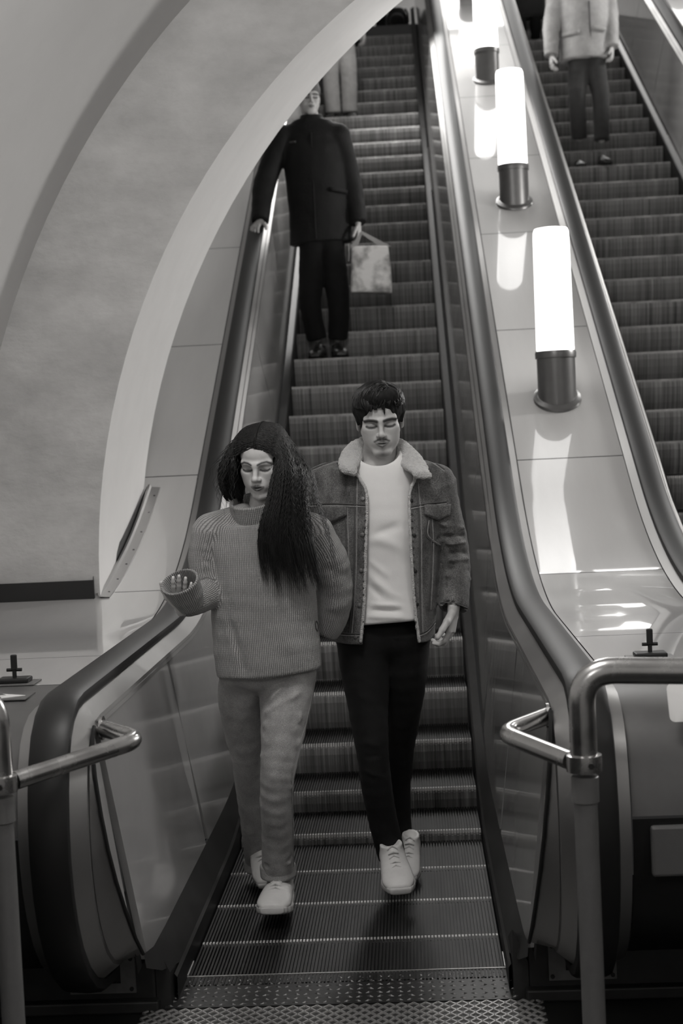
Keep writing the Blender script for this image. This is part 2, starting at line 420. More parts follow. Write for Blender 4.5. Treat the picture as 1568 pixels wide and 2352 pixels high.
dk_mid = deck(.815, 1.345, 'cream sloping deck with bright tube lamps between the two escalators')
dk_left = deck(-1.62, -.815, 'cream deck sheets between the left handrail and the arch')
dk_right = deck(2.975, 3.505, 'cream deck beyond the far handrail in the upper right corner')
# iron base blocks under the newels, with zinc plates around the belt inlets
for (x0, x1, lab) in ((.56, 1.60, 'dark iron base block under the right-hand newel and lamp deck'), (-1.9, -.56, 'dark iron base block under the left-hand newel'), (2.72, 3.7, 'dark iron base block under the far newel, outside the middle escalator')):
    e = empty('newel_base', ((x0+x1)/2, -.25, 0), lab, 'base block'); hw = (x1-x0)/2
    b = MB(); b.box(-hw, hw, 0, .5, -.012, .205); b.build('block', base_m, e, bevel=.01)
    b = MB(); b.box(-hw-.01, hw+.01, -.035, .02, -.012, .025); b.build('foot_rim', base_m, e, bevel=.006)
    for sd_ in (-1, 1):
        if (sd_ > 0 and x1 > 3.6) or (sd_ < 0 and x0 < -1.8): continue
        xa, xb = sorted((sd_*hw, sd_*(hw+.044))); b = MB(); b.hexa([(xa, 0, -.012), (xb, 0, -.012), (xb, .34, -.012), (xa, .34, -.012), (xa, -.0, .20), (xb, .0, .10 if True else 0), (xb, .34, .055), (xa, .34, .055)]); b.build('side_plinth', base_m, e)
    for cx in ([-.72, .72] if False else [(.72 if x0 > 0 and x0 < 2 else -.72 if x0 < 0 else 2.88)]+([1.44] if 0 < x0 < 2 else [])):
        l = cx-(x0+x1)/2
        b = MB(); b.box(l-.10, l-.05, -.012, .0, .045, .165); b.box(l+.055, l+.10, -.012, .0, .045, .165); b.box(l-.05, l+.055, -.012, 0, .045, .075); b.build('inlet_plate', plate_m, e)
        for q in (-.09, .088):
            for z in (.058, .15):
                b = MB(); b.tube([(l+q, -.012, z), (l+q, -.017, z)], .0065, 8); b.build('bolt', black_m, e)
# landing: comb plate, tear-drop strip, latticed floor plate
ld = empty('landing_plate', (0, -.3, 0), 'worn metal landing plate with raised lattice at the escalator foot', 'floor plate')
b = MB(); b.box(-.50, .50, .285, .30, -.02, -.004)
for i in range(88):
    x0 = -.5+(i+.08)/88.; b.add([(x0, .285, -.004), (x0+.003, .285, -.004), (x0+.0015, .345, -.010)], [(0, 1, 2)])
b.build('comb', comb_m, ld)
b = MB(); b.box(-.535, .535, .03, .286, -.03, -.003); b.build('comb_plate', comb_m, ld)
b = MB(); b.box(-.535, .535, .281, .287, -.004, .0015); b.build('comb_edge', bar_m, ld)
b = MB()
for j in range(7):
    for i in range(34):
        x = -.52+i*.0315+(j % 2)*.004; y = .048+j*.033; s = 1 if (i+j) % 2 else -1
        dx, dy = .011, .0045*s
        b.add([(x-dx, y-dy, -.003), (x, y-.004-dy*.0, -.003), (x+dx, y+dy, -.003), (x, y+.004, -.003), (x, y, .0015)], [(0, 1, 4), (1, 2, 4), (2, 3, 4), (3, 0, 4)])
b.build('tear_drops', mat('worn_drops', .12, .45, metal=.6, var=.5, scale=7), ld)['kind'] = 'stuff'
b = MB(); b.box(-.60, .60, -.75, .028, -.03, -.006); b.build('floor_plate', lattice_m, ld)
b = MB(); pit = .036; X0, X1, YA, YB = -.595, .595, -.745, .024
for s in (1, -1):
    c = -2.0
    while c < 2.0:
        # line x = c + s*(y)*0.8
        pts = []
        for i in range(2):
            pass
        k = .80
        lo, hi = YA, YB
        ya_, yb_ = sorted(((X0-c)/(s*k), (X1-c)/(s*k)))
        lo = max(lo, ya_); hi = min(hi, yb_)
        if hi-lo > .01:
            p0 = np.array([c+s*k*lo, lo, 0]); p1 = np.array([c+s*k*hi, hi, 0]); d = (p1-p0)/np.linalg.norm(p1-p0); nn = np.array([-d[1], d[0], 0])*.0022
            z0 = np.array([0, 0, -.006]); z1 = np.array([0, 0, -.0015])
            b.hexa([p0-nn*1.5+z0, p0+nn*1.5+z0, p1+nn*1.5+z0, p1-nn*1.5+z0, p0-nn+z1, p0+nn+z1, p1+nn+z1, p1-nn+z1])
        c += pit*1.0
b.build('lattice_bars', bar_m, ld)
for sx in (-1, 1):
    b = MB()
    for i in range(4): b.box(sx*.50+(-.0 if sx > 0 else -.0)+sx*(.004+i*.010)-.003, sx*.50+sx*(.004+i*.010)+.003, .29, .42, -.004, .004)
    b.build('guide_fingers', mat('finger_metal', .6, .4, metal=.4), ld)

# ------------------------------------------------------------------ lamps on the decks
def lamp(x, y, label):
    z = top(y)-.035
    l = empty('deck_lamp', (x, y, z), label, 'lamp', 'tube lamps along the escalator decks')
    b = MB(); b.lathe([(.128, .004, T30), (.128, .018, T30), (.112, .026, T30), (.108, .03, T30)]); b.build('flange', bronze_m, l, True)
    b = MB(); b.lathe([(.103, .0, T30), (.103, .225), (.103, .228)], n=40); b.build('base', bronze_m, l, True)
    b = MB(); b.lathe([(.103, .222), (.110, .224), (.111, .25), (.108, .262), (.1, .262)], n=40); b.build('collar', bronze_m, l, True)
    b = MB(); b.lathe([(.098, .26), (.1015, .27), (.097, .86), (.095, .90), (.088, .917), (.06, .922)], n=40); b.build('shade', glow_m, l, True)
    return l
LAMPS = [(1.08, 3.49, 'nearest glowing white tube lamp on a round bronze base, lowest of its row'),
         (1.08, 5.98, 'second glowing tube lamp up the deck, its foot fully in view'),
         (1.08, 8.46, 'third glowing tube lamp up the deck, its top cut off by the frame'),
         (1.08, 10.95, 'farthest tube lamp up the deck, seen only by its reflection'),
         (3.24, 10.95, 'tube lamp on the far right deck, seen only by its glare')]
for L in LAMPS: lamp(*L)

# ------------------------------------------------------------------ key fittings on the level deck
def fitting(x, y, label):
    z = top(y)-.035
    f = empty('key_fitting', (x, y, z), label, 'fitting'); f.scale = (.85, .85, .85)
    b = MB(); b.box(-.085, .085, -.06, .06, 0, .006); b.build('plate', plate_m, f, bevel=.002)
    b = MB(); b.box(-.058, .058, -.038, .038, .006, .024); b.build('foot', black_m, f, bevel=.006)
    b = MB(); b.tube([(0, 0, .022), (0, 0, .05)], .008, 10); b.build('stem', black_m, f, True)
    b = MB(); b.tube([(-.028, 0, .052), (.028, 0, .052)], .0065, 10); b.build('cross_bar', black_m, f, True)
    b = MB(); b.box(-.011, .011, -.009, .009, .05, .108); b.build('grip', black_m, f, bevel=.004)
fitting(.985, -.05, 'small black key handle on a metal plate, right deck end')
fitting(-.99, -.06, 'small black key handle on a metal plate, left deck end')

# ------------------------------------------------------------------ stickers on the front covers
s = empty('sign_sticker', (.98, -.70, .94), 'white sticker with rounded corners on the right front cover', 'sign')
b = MB(); pts = []
for (cx, cz, a0) in ((.075, .045, 0), (-.04, .045, 90), (-.04, -.022, 180), (.075, -.022, 270)):
    pts += [(cx+.014*math.cos(math.radians(a0+t)), -.0, cz-.005+.014*math.sin(math.radians(a0+t))) for t in (0, 30, 60, 90)]
n = len(pts); b.add([(x, -.028+.45*max(0, z+.03), z) for x, y, z in pts]+[(x, -.024+.45*max(0, z+.03), z) for x, y, z in pts], [tuple(range(n)), tuple(range(2*n-1, n-1, -1))]+[(i, (i+1) % n, n+(i+1) % n, n+i) for i in range(n)])
b.build('sheet', white_m, s)
s = empty('arrow_sticker', (-.955, -.30, .9625), 'white arrow on a dark plate on the left deck end', 'sign')
b = MB(); b.box(-.12, .075, -.06, .06, .0, .003); b.build('plate', mat('sign_plate', .11, .5), s)
ar = [(-.11, -.012), (.0, -.012), (-.02, -.045), (.06, .0), (-.02, .04), (.0, .012), (-.11, .012)]
b = MB(); b.add([(x, y, .003) for x, y in ar]+[(x, y, .005) for x, y in ar], [tuple(range(7)), tuple(range(13, 6, -1))]+[(i, (i+1) % 7, 7+(i+1) % 7, 7+i) for i in range(7)])
b.build('arrow', white_m, s)

# ------------------------------------------------------------------ guard rails in front of the newels
def arcpts(p0, pc, p1, r, n=8):
    p0, pc, p1 = map(np.asarray, (p0, pc, p1)); a = (p0-pc)/np.linalg.norm(p0-pc); c = (p1-pc)/np.linalg.norm(p1-pc)
    A = pc+a*r; C = pc+c*r
    return [A*(1-t)**2+2*pc*t*(1-t)+C*t*t for t in np.linspace(0, 1, n)]
def rail(side, label):
    px_ = .664 if side > 0 else -.770; yp = -1.05
    e = empty('guard_rail', (px_, yp, 0), label, 'railing'); O = np.array([px_, yp, 0])
    b = MB(); b.tube([(0, 0, -.012), (0, 0, .78)], .0285, 20); b.build('post', paint_m, e, True)
    for fx in (0., side*.832):
        b = MB(); b.lathe([(.06, -.012), (.06, .0), (.045, .006), (.034, .012)], (fx, 0, 0), n=24); b.build('foot_flange', paint_m, e, True)
    b = MB(); b.tube([(side*.832, 0, -.012), (side*.832, 0, .87)], .0285, 20); b.build('post', paint_m, e, True)
    b = MB(); b.lathe([(.030, .775), (.0335, .778), (.0335, .838), (.031, .84)], n=24); b.build('sleeve', paint_m, e, True)
    zc = .872
    b = MB(); b.lathe([(.034, zc-.022), (.043, zc-.020), (.044, zc), (.043, zc+.020), (.034, zc+.022)], n=24); b.build('clamp', tube_m, e, True)
    b = MB(); b.tube([(.012, -.040, zc), (.012, -.0465, zc)], .008, 6); b.build('clamp_screw', black_m, e)
    if side > 0:
        el = np.array([.483, -.76, .893])-O; pe = np.array([.622, -.60, .905])-O
        tp = np.array([0, 0, 1.098]); endp = np.array([.832, 0, 1.060])
    else:
        el = np.array([-.478, -.72, .905])-O; pe = np.array([-.615, -.575, .912])-O
        tp = np.array([0, 0, 1.098]); endp = np.array([-.832, 0, 1.10])
    st = np.array([(-.03 if side > 0 else .03), .03, zc])
    b = MB(); b.tube([st]+arcpts(st, el, pe, .06)+[pe], .0235, 16); b.build('arm', tube_m, e, True)
    b = MB(); dd = np.array([side*.004, 0, 0]); b.tube([pe-dd*2, pe], .034, 18); b.build('wall_rosette', tube_m, e, True)
    lo = np.array([0, 0, .86])
    b = MB(); lo2 = endp*np.array([1, 1, 0])+V0(.86); b.tube([lo, (0, 0, .95)]+arcpts(lo, tp, endp, .085, 10)+arcpts(tp, endp, lo2, .085, 10)+[lo2], .033, 20); b.build('top_bar', tube_m, e, True)
def V0(z): return np.array([0, 0, z])
rail(1, 'steel guard rail with bent arm in front of the right newel')
rail(-1, 'steel guard rail with bent arm in front of the left newel')

# ------------------------------------------------------------------ sculpting with distance fields
f32 = np.float32
def V3(*a): return np.array(a, float)
class Sdf:
    """collects smooth primitives; mesh() turns the zero surface into one continuous mesh"""
    def __init__(s, res): s.res = res; s.P = []; s.T = np.eye(3); s.O = np.zeros(3); s.S = 1.
    def frame(s, O=(0, 0, 0), T=None, S=1.):
        s.O = np.asarray(O, float); s.T = np.eye(3) if T is None else T; s.S = S; return s
    def w(s, p): return s.O+s.T@(np.asarray(p, float)*s.S)
    def add(s, fn, lo, hi, k, op, name): s.P.append((fn, np.asarray(lo), np.asarray(hi), k, op, name))
    def ell(s, c, r, k=.01, op='u', R=None, name=''):
        c = s.w(c); r = np.asarray(r, float)*s.S if hasattr(r, '__len__') else np.array([r]*3)*s.S
        T = s.T if R is None else s.T@R
        m = np.abs(T)@r+k*1.2+.006
        Ti = T.astype(f32); c32 = c.astype(f32); r32 = r.astype(f32)
        def fn(P):
            q = (P-c32)@Ti; a = q/r32; b = a/r32
            k0 = np.sqrt((a*a).sum(-1)); k1 = np.sqrt((b*b).sum(-1))
            return k0*(k0-1)/np.maximum(k1, 1e-6)
        s.add(fn, c-m, c+m, k, op, name); return s
    def cone(s, a, b, ra, rb, k=.01, op='u', name=''):
        a = s.w(a); b = s.w(b); ra *= s.S; rb *= s.S; m = max(ra, rb)+k*1.2+.006
        a32 = a.astype(f32); d = (b-a).astype(f32); L2 = f32(d@d)+f32(1e-9)
        def fn(P):
            q = P-a32; t = np.clip((q@d)/L2, 0, 1); q = q-t[..., None]*d
            return np.sqrt((q*q).sum(-1))-(ra+(rb-ra)*t)
        s.add(fn, np.minimum(a, b)-m, np.maximum(a, b)+m, k, op, name); return s
    def tube(s, pts, rx, ry, side=(1, 0, 0), k=.012, op='u', cap=.35, n=0, name='', kk=.004, pw=2.):
        pts = np.array([s.w(p) for p in pts]); N = len(pts)
        rx = np.asarray(rx if hasattr(rx, '__len__') else [rx]*N, float)*s.S; ry = np.asarray(ry if hasattr(ry, '__len__') else [ry]*N, float)*s.S
        side = np.asarray(side, float); side = np.tile(side, (N, 1)) if side.ndim == 1 else side
        if n:
            t = np.linspace(0, N-1, n); pts, rx, ry, side = crom(pts, t), crom(rx[:, None], t)[:, 0], crom(ry[:, None], t)[:, 0], crom(side, t); N = n
        segs = []
        for i in range(N-1):
            a, b = pts[i], pts[i+1]; ax = b-a; L = np.linalg.norm(ax)+1e-9; ax = ax/L
            sd = side[i]-ax*(side[i]@ax); sd /= np.linalg.norm(sd)+1e-9; nn = np.cross(ax, sd)
            segs.append((a.astype(f32), ax.astype(f32), f32(L), sd.astype(f32), nn.astype(f32), rx[i], rx[i+1], ry[i], ry[i+1], i == 0, i == N-2))
        m = max(rx.max(), ry.max())+k*1.2+.006
        def fn(P):
            D = None
            for a, ax, L, sd, nn, x0, x1, y0, y1, fst, lst in segs:
                q = P-a; h = q@ax; t = np.clip(h/L, 0, 1); wv = h-t*L
                u = q@sd; v = q@nn
                RX = x0+(x1-x0)*t; RY = y0+(y1-y0)*t; rc = np.minimum(RX, RY)
                rc = np.where((wv < 0) & fst | (wv > 0) & lst, rc*cap, rc)
                a1 = u/RX; a2 = v/RY; a3 = wv/rc
                if pw == 2.: k0 = np.sqrt(a1*a1+a2*a2+a3*a3)
                else: k0 = (np.abs(a1)**pw+np.abs(a2)**pw+np.abs(a3)**pw)**(1/pw)
                k1 = np.sqrt((a1/RX)**2+(a2/RY)**2+(a3/rc)**2)
                k2 = np.sqrt(a1*a1+a2*a2+a3*a3)
                d = k2*(k0-1)/np.maximum(k1, 1e-5)
                D = d if D is None else smin(D, d, kk)
            if cap < .7:                                        # flat hems: cut both ends
                a, ax, L, x0, y0 = segs[0][0], segs[0][1], segs[0][2], segs[0][5], segs[0][7]
                D = -smin(-D, (P-a)@ax+cap*min(x0, y0)*.5, .005)
                a, ax, L, x1, y1 = segs[-1][0], segs[-1][1], segs[-1][2], segs[-1][6], segs[-1][8]
                D = -smin(-D, -((P-a)@ax-L)+cap*min(x1, y1)*.5, .005)
            return D
        s.add(fn, pts.min(0)-m, pts.max(0)+m, k, op, name); return s
    def half(s, fn, lo, hi, k=.004, op='s', name=''): s.add(fn, lo, hi, k, op, name); return s
    def field(s, V, name=None):
        """distance of each vertex to the union primitives called name"""
        D = np.full(len(V), 9., f32)
        for fn, lo, hi, k, op, nm in s.P:
            if op == 'u' and nm == name: D = np.minimum(D, fn(V.astype(f32)))
        return D
    def mesh(s):
        us = [p for p in s.P if p[4] == 'u']
        lo = np.min([p[1] for p in us], 0)-2*s.res; hi = np.max([p[2] for p in us], 0)+2*s.res
        n = np.ceil((hi-lo)/s.res).astype(int)+1
        ax = [(lo[i]+np.arange(n[i])*s.res).astype(f32) for i in range(3)]
        D = np.full(n, 1., f32)
        for fn, a, b, k, op, nm in s.P:
            i0 = np.clip(np.floor((a-lo)/s.res).astype(int), 0, n); i1 = np.clip(np.ceil((b-lo)/s.res).astype(int)+1, 0, n)
            if (i1 <= i0).any(): continue
            sl = tuple(slice(i0[j], i1[j]) for j in range(3))
            P = np.stack(np.meshgrid(*[ax[j][sl[j]] for j in range(3)], indexing='ij'), -1)
            d = fn(P).astype(f32); c = D[sl]
            if op == 'u': D[sl] = smin(c, d, k)
            elif op == 's': D[sl] = -smin(-c, d, k)
            elif op == 'i': D[sl] = -smin(-c, -d, k)
        return surf_nets(D, lo, s.res)
def smin(a, b, k):
    if k <= 0: return np.minimum(a, b)
    h = np.clip(.5+.5*(b-a)/k, 0, 1)
    return b+(a-b)*h-k*h*(1-h)
def crom(p, t):
    """Catmull-Rom through control rows p at parameters t"""
    p = np.asarray(p, float); n = len(p); t = np.asarray(t, float); i = np.clip(np.floor(t).astype(int), 0, n-2); f = (t-i)[:, None]
    P = lambda j: p[np.clip(j, 0, n-1)]
    a, b, c, d = P(i-1), P(i), P(i+1), P(i+2)
    return .5*(2*b+(c-a)*f+(2*a-5*b+4*c-d)*f**2+(3*b-a-3*c+d)*f**3)
def surf_nets(D, lo, res):
    s = D < 0; n = np.array(D.shape)
    cs = np.zeros(n-1, np.uint8)
    offs = [(i, j, k) for i in (0, 1) for j in (0, 1) for k in (0, 1)]
    for o in offs: cs += s[o[0]:n[0]-1+o[0], o[1]:n[1]-1+o[1], o[2]:n[2]-1+o[2]]
    act = (cs > 0) & (cs < 8); idx = np.argwhere(act)
    vid = np.full(n-1, -1, np.int64); vid[act] = np.arange(len(idx))
    val = {o: D[idx[:, 0]+o[0], idx[:, 1]+o[1], idx[:, 2]+o[2]] for o in offs}
    acc = np.zeros((len(idx), 3)); cnt = np.zeros(len(idx))
    for o in offs:
        for a in range(3):
            if o[a]: continue
            q = list(o); q[a] = 1; q = tuple(q); d0, d1 = val[o], val[q]; m = (d0 < 0) != (d1 < 0)
            t = np.where(m, d0/np.where(m, d0-d1, 1), 0); p = np.array(o, float)[None]+np.eye(3)[a][None]*t[:, None]
            acc += p*m[:, None]; cnt += m
    V = lo+(idx+acc/cnt[:, None])*res
    Fs = []
    for a in range(3):
        b, c = (a+1) % 3, (a+2) % 3
        sl0 = [slice(None)]*3; sl1 = [slice(None)]*3; sl0[a] = slice(0, n[a]-1); sl1[a] = slice(1, n[a])
        s0, s1 = s[tuple(sl0)], s[tuple(sl1)]; e = np.argwhere(s0 != s1)
        ok = (e[:, b] > 0) & (e[:, c] > 0) & (e[:, b] < n[b]-1) & (e[:, c] < n[c]-1); e = e[ok]
        flip = s0[e[:, 0], e[:, 1], e[:, 2]]
        def cell(db, dc):
            q = e.copy(); q[:, b] += db; q[:, c] += dc; return vid[q[:, 0], q[:, 1], q[:, 2]]
        q = np.stack([cell(-1, -1), cell(0, -1), cell(0, 0), cell(-1, 0)], 1)
        q[~flip] = q[~flip][:, ::-1]; Fs.append(q)
    return V, np.concatenate(Fs)
def vnormals(V, Fq):
    n = np.cross(V[Fq[:, 2]]-V[Fq[:, 0]], V[Fq[:, 3]]-V[Fq[:, 1]]); N = np.zeros_like(V)
    fl = Fq.ravel(); n4 = np.repeat(n, 4, 0)
    for j in range(3): N[:, j] = np.bincount(fl, n4[:, j], len(V))
    return N/np.maximum(np.linalg.norm(N, axis=1)[:, None], 1e-12)
def relax(V, Fq, it=1, lam=.5):
    a = np.concatenate([Fq[:, j] for j in range(4) for q in (1, 3)]); c = np.concatenate([Fq[:, (j+q) % 4] for j in range(4) for q in (1, 3)])
    cnt = np.maximum(np.bincount(a, minlength=len(V)), 1)
    for _ in range(it):
        A = np.stack([np.bincount(a, V[c, k], len(V)) for k in range(3)], 1)
        V = V+lam*(A/cnt[:, None]-V)
    return V
def obj_np(name, V, Fq, mats, parent=None, col=None, uv=None, mi=None, smooth=True):
    me = bpy.data.meshes.new(name); nf, k = Fq.shape
    me.vertices.add(len(V)); me.vertices.foreach_set('co', np.ascontiguousarray(V, f32).ravel())
    me.loops.add(nf*k); me.loops.foreach_set('vertex_index', Fq.astype(np.int32).ravel())
    me.polygons.add(nf); me.polygons.foreach_set('loop_start', np.arange(0, nf*k, k, dtype=np.int32))
    me.polygons.foreach_set('use_smooth', np.full(nf, smooth))
    for m in (mats if isinstance(mats, (list, tuple)) else [mats]): me.materials.append(m)
    if mi is not None: me.polygons.foreach_set('material_index', mi.astype(np.int32))
    if col is not None:
        a = me.attributes.new('col', 'FLOAT_COLOR', 'POINT'); c4 = np.ones((len(V), 4), f32); c4[:, 0] = col; c4[:, 1] = col*.988; c4[:, 2] = col*.976
        a.data.foreach_set('color', c4.ravel())
    if uv is not None:
        l = me.uv_layers.new(name='cloth'); l.data.foreach_set('uv', uv.astype(f32).ravel())
    me.update(calc_edges=True); me.validate()
    return link(bpy.data.objects.new(name, me), parent)
class Waves:
    """cheap smooth noise: a sum of random plane waves"""
    def __init__(s, seed, freq, n=14):
        r = np.random.default_rng(seed); d = r.normal(size=(n, 3)); d /= np.linalg.norm(d, axis=1)[:, None]
        s.k = d*freq*r.uniform(.6, 1.5, (n, 1)); s.p = r.uniform(0, 6.28, n)
    def __call__(s, V): return np.sin(V@s.k.T+s.p).mean(1)*2
def folds(V, segs):
    """bumps along given segments: (a, b, width, height)"""
    h = np.zeros(len(V))
    for a, b, wd, am in segs:
        a = np.asarray(a); d = np.asarray(b)-a; q = V-a; t = np.clip(q@d/(d@d), 0, 1)
        r = np.linalg.norm(q-t[:, None]*d, axis=1); h += am*np.exp(-(r/wd)**2)*np.sin(np.pi*np.clip(t*.9+.05, 0, 1))**.5
    return h
def rot(ax, deg):
    return np.array(Matrix.Rotation(math.radians(deg), 3, ax))
def tube_uv(V, pts, side):
    pts = np.asarray(pts, float); best = np.full(len(V), 1e9); U = np.zeros(len(V)); W = np.zeros(len(V)); s0 = 0
    for i in range(len(pts)-1):
        a, b = pts[i], pts[i+1]; ax = b-a; L = np.linalg.norm(ax); ax /= L
        sd = np.asarray(side, float); sd = sd-ax*(sd@ax); sd /= np.linalg.norm(sd); nn = np.cross(ax, sd)
        q = V-a; h = q@ax; t = np.clip(h, 0, L); d = np.linalg.norm(q-t[:, None]*ax, axis=1); m = d < best
        best = np.where(m, d, best); U = np.where(m, np.arctan2(q@nn, q@sd), U); W = np.where(m, s0+h, W); s0 += L
    return U, W
def ribbons(name, paths, radii, m, parent, sides=3):
    """paths: (S, K, 3) strand centre lines -> one mesh of thin tapered tubes"""
    S, K, _ = paths.shape
    T = np.gradient(paths, axis=1); T /= np.maximum(np.linalg.norm(T, axis=2, keepdims=True), 1e-9)
    up = np.where(np.abs(T[..., 1:2]) < .9, np.array([0, 1., 0]), np.array([1., 0, 0])); A = np.cross(T, up); A /= np.maximum(np.linalg.norm(A, axis=2, keepdims=True), 1e-9); B = np.cross(T, A)
    Vs = np.stack([paths+radii[..., None]*(A*math.cos(6.2832*j/sides)+B*math.sin(6.2832*j/sides)) for j in range(sides)], 2)
    idx = np.arange(S*K*sides).reshape(S, K, sides)
    Q = np.stack([idx[:, :-1, :], np.roll(idx, -1, 2)[:, :-1, :], np.roll(idx, -1, 2)[:, 1:, :], idx[:, 1:, :]], -1).reshape(-1, 4)
    return obj_np(name, Vs.reshape(-1, 3), Q, m, parent)

# ------------------------------------------------------------------ heads and hands
def head_sdf(S, O, T, sc, male=True, wx=1., hand=False):
    S.frame(O, T, sc); w = wx
    S.ell((0, .018, .040), (.074*w, .092, .078), .01, name='skull')
    S.ell((0, -.030, .045), (.061*w, .052, .055), .02)
    S.ell((0, -.031, -.020), (.057*w, .050, .060), .02)
    jw = .0475 if male else .045
    for x in (-w, w):
        S.cone((x*jw, .002, -.036), (x*.018, -.066, -.096), .021, .016 if male else .013, .024)
        S.ell((x*.040, -.056, -.010), (.023, .022, .019), .022)
        S.ell((x*.036, -.046, -.046), (.024, .028, .034), .026)
        S.cone((x*.009, -.082, .0215), (x*.047, -.064, .0245), .0105, .010, .012)
    S.ell((0, -.072, -.098), (.023 if male else .016, .017, .016), .016)
    S.ell((0, -.028, -.072), (.044*w, .046, .032), .02)
    for x in (-w, w):
        S.ell((x*.031, -.089, .0065), (.021, .0165, .0120), .009, 's')
        S.ell((x*.031, -.0640, .0040), (.0160, .0136, .0104), .004, name='lid')
        S.cone((x*.017, -.0750, -.0030), (x*.045, -.0668, -.0022), .0020, .0017, .004, name='lid')
    S.cone((0, -.081, .018), (0, -.101, -.022), .0075, .0095, .013)
    S.ell((0, -.104, -.0260), (.0112, .0105, .0095), .007)
    for x in (-w, w):
        S.ell((x*.0115, -.0945, -.0300), (.0072, .0095, .0068), .005)
        S.ell((x*.0062, -.1005, -.0365), (.0032, .0042, .0026), .002, 's')
    S.ell((0, -.0765, -.057), (.029*w, .0175, .025), .016)
    for x in (-w, w):
        S.cone((x*.020, -.0885, -.0580), (x*.004, -.0950, -.0552), .0024, .0046, .005, name='lip')
        S.cone((x*.017, -.0880, -.0610), (x*.003, -.0940, -.0655), .0028, .0060, .005, name='lip')
    S.ell((0, -.100, -.0604), (.020*w, .010, .0013), .0025, 's')
    for x in (-1, 1):
        E = rot('Z', x*18)@rot('X', 8)
        S.ell((x*.074*w, .012, -.004), (.0085, .0195, .031), .006, R=E, name='ear')
        S.ell((x*(.074*w+.009), .008, -.001), (.005, .011, .018), .005, 's', R=E)
    S.frame()
def head_local(V, O, T, sc): return (V-np.asarray(O))@T/sc
def seg_d(x, z, pts):
    D = np.full(len(x), 9.)
    for (x0, z0), (x1, z1) in zip(pts[:-1], pts[1:]):
        dx, dz = x1-x0, z1-z0; t = np.clip(((x-x0)*dx+(z-z0)*dz)/(dx*dx+dz*dz), 0, 1)
        D = np.minimum(D, np.hypot(x-x0-t*dx, z-z0-t*dz))
    return D
def soft(d, r, e=.002): return np.clip((r+e-d)/(2*e), 0, 1)
def face_colour(V, S, O, T, sc, skin, male=True, makeup=False, beard=0., wx=1.):
    q = head_local(V, O, T, sc); x, y, z = q[:, 0]/wx, q[:, 1], q[:, 2]; ax = np.abs(x); near = (np.linalg.norm(q, axis=1) < .17)
    c = np.full(len(V), skin)
    front = near & (y < -.04)
    def put(m, v): 
        nonlocal c
        c = c*(1-m)+v*m
    bro = seg_d(ax, z, [(.013, .0215), (.024, .0240), (.040, .0245), (.053, .0205)] if male else [(.012, .0235), (.024, .0285), (.040, .0300), (.053, .0235)])
    put(front*soft(bro, .0058 if male else .0034, .0024)*.96, .018)
    lash = seg_d(ax, z, [(.0155, .0005), (.022, -.0026), (.031, -.0038), (.040, -.0026), (.047, .0015)])
    put(front*soft(np.hypot((ax-.031)/1.9, z-.006), .008, .006)*.42, skin*.35)  # lids: slightly darker skin, plus brow shade painted into the colour
    put(front*soft(lash, .0042 if male else .0034, .0018)*.95, .014)
    crease = seg_d(ax, z, [(.0165, .0060), (.024, .0105), (.034, .0110), (.046, .0070)])
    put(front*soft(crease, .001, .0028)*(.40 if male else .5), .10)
    if makeup:
        put(front*soft(np.hypot((ax-.031)/1.6, z-.002), .0052, .004)*.62, .05)
        put(front*soft(seg_d(ax, z, [(.044, .001), (.053, .006)]), .0016, .0015)*.8, .03)
    lipd = S.field(V, 'lip'); put(near*soft(lipd, .0015*sc, .0012)*.9, skin*(.42 if male else .16))
    put(front*soft(np.hypot(ax*.035, z+.0612), .0010, .0008)*(ax < .0205)*.9, .03)
    put(front*soft(np.hypot(ax-.0062, (z+.0372)), .0022, .0016)*.8, .05)
    if beard:
        mo = seg_d(ax, z, [(.003, -.0450), (.013, -.0462), (.0245, -.0530)])
        put(front*soft(mo, .0034, .0024)*.90*beard, .03)
        put(front*soft(np.hypot(ax*.7, z+.1015), .009, .008)*.75*beard*(z < -.086), .06)
        put(front*soft(np.hypot(ax, (z+.0765)*1.3), .003, .003)*.6*beard, .06)
        put(near*soft(np.abs(z+.108), .006, .012)*(y < .0)*(z < -.08)*.28*beard, .10)
    return np.clip(c, .01, 1)
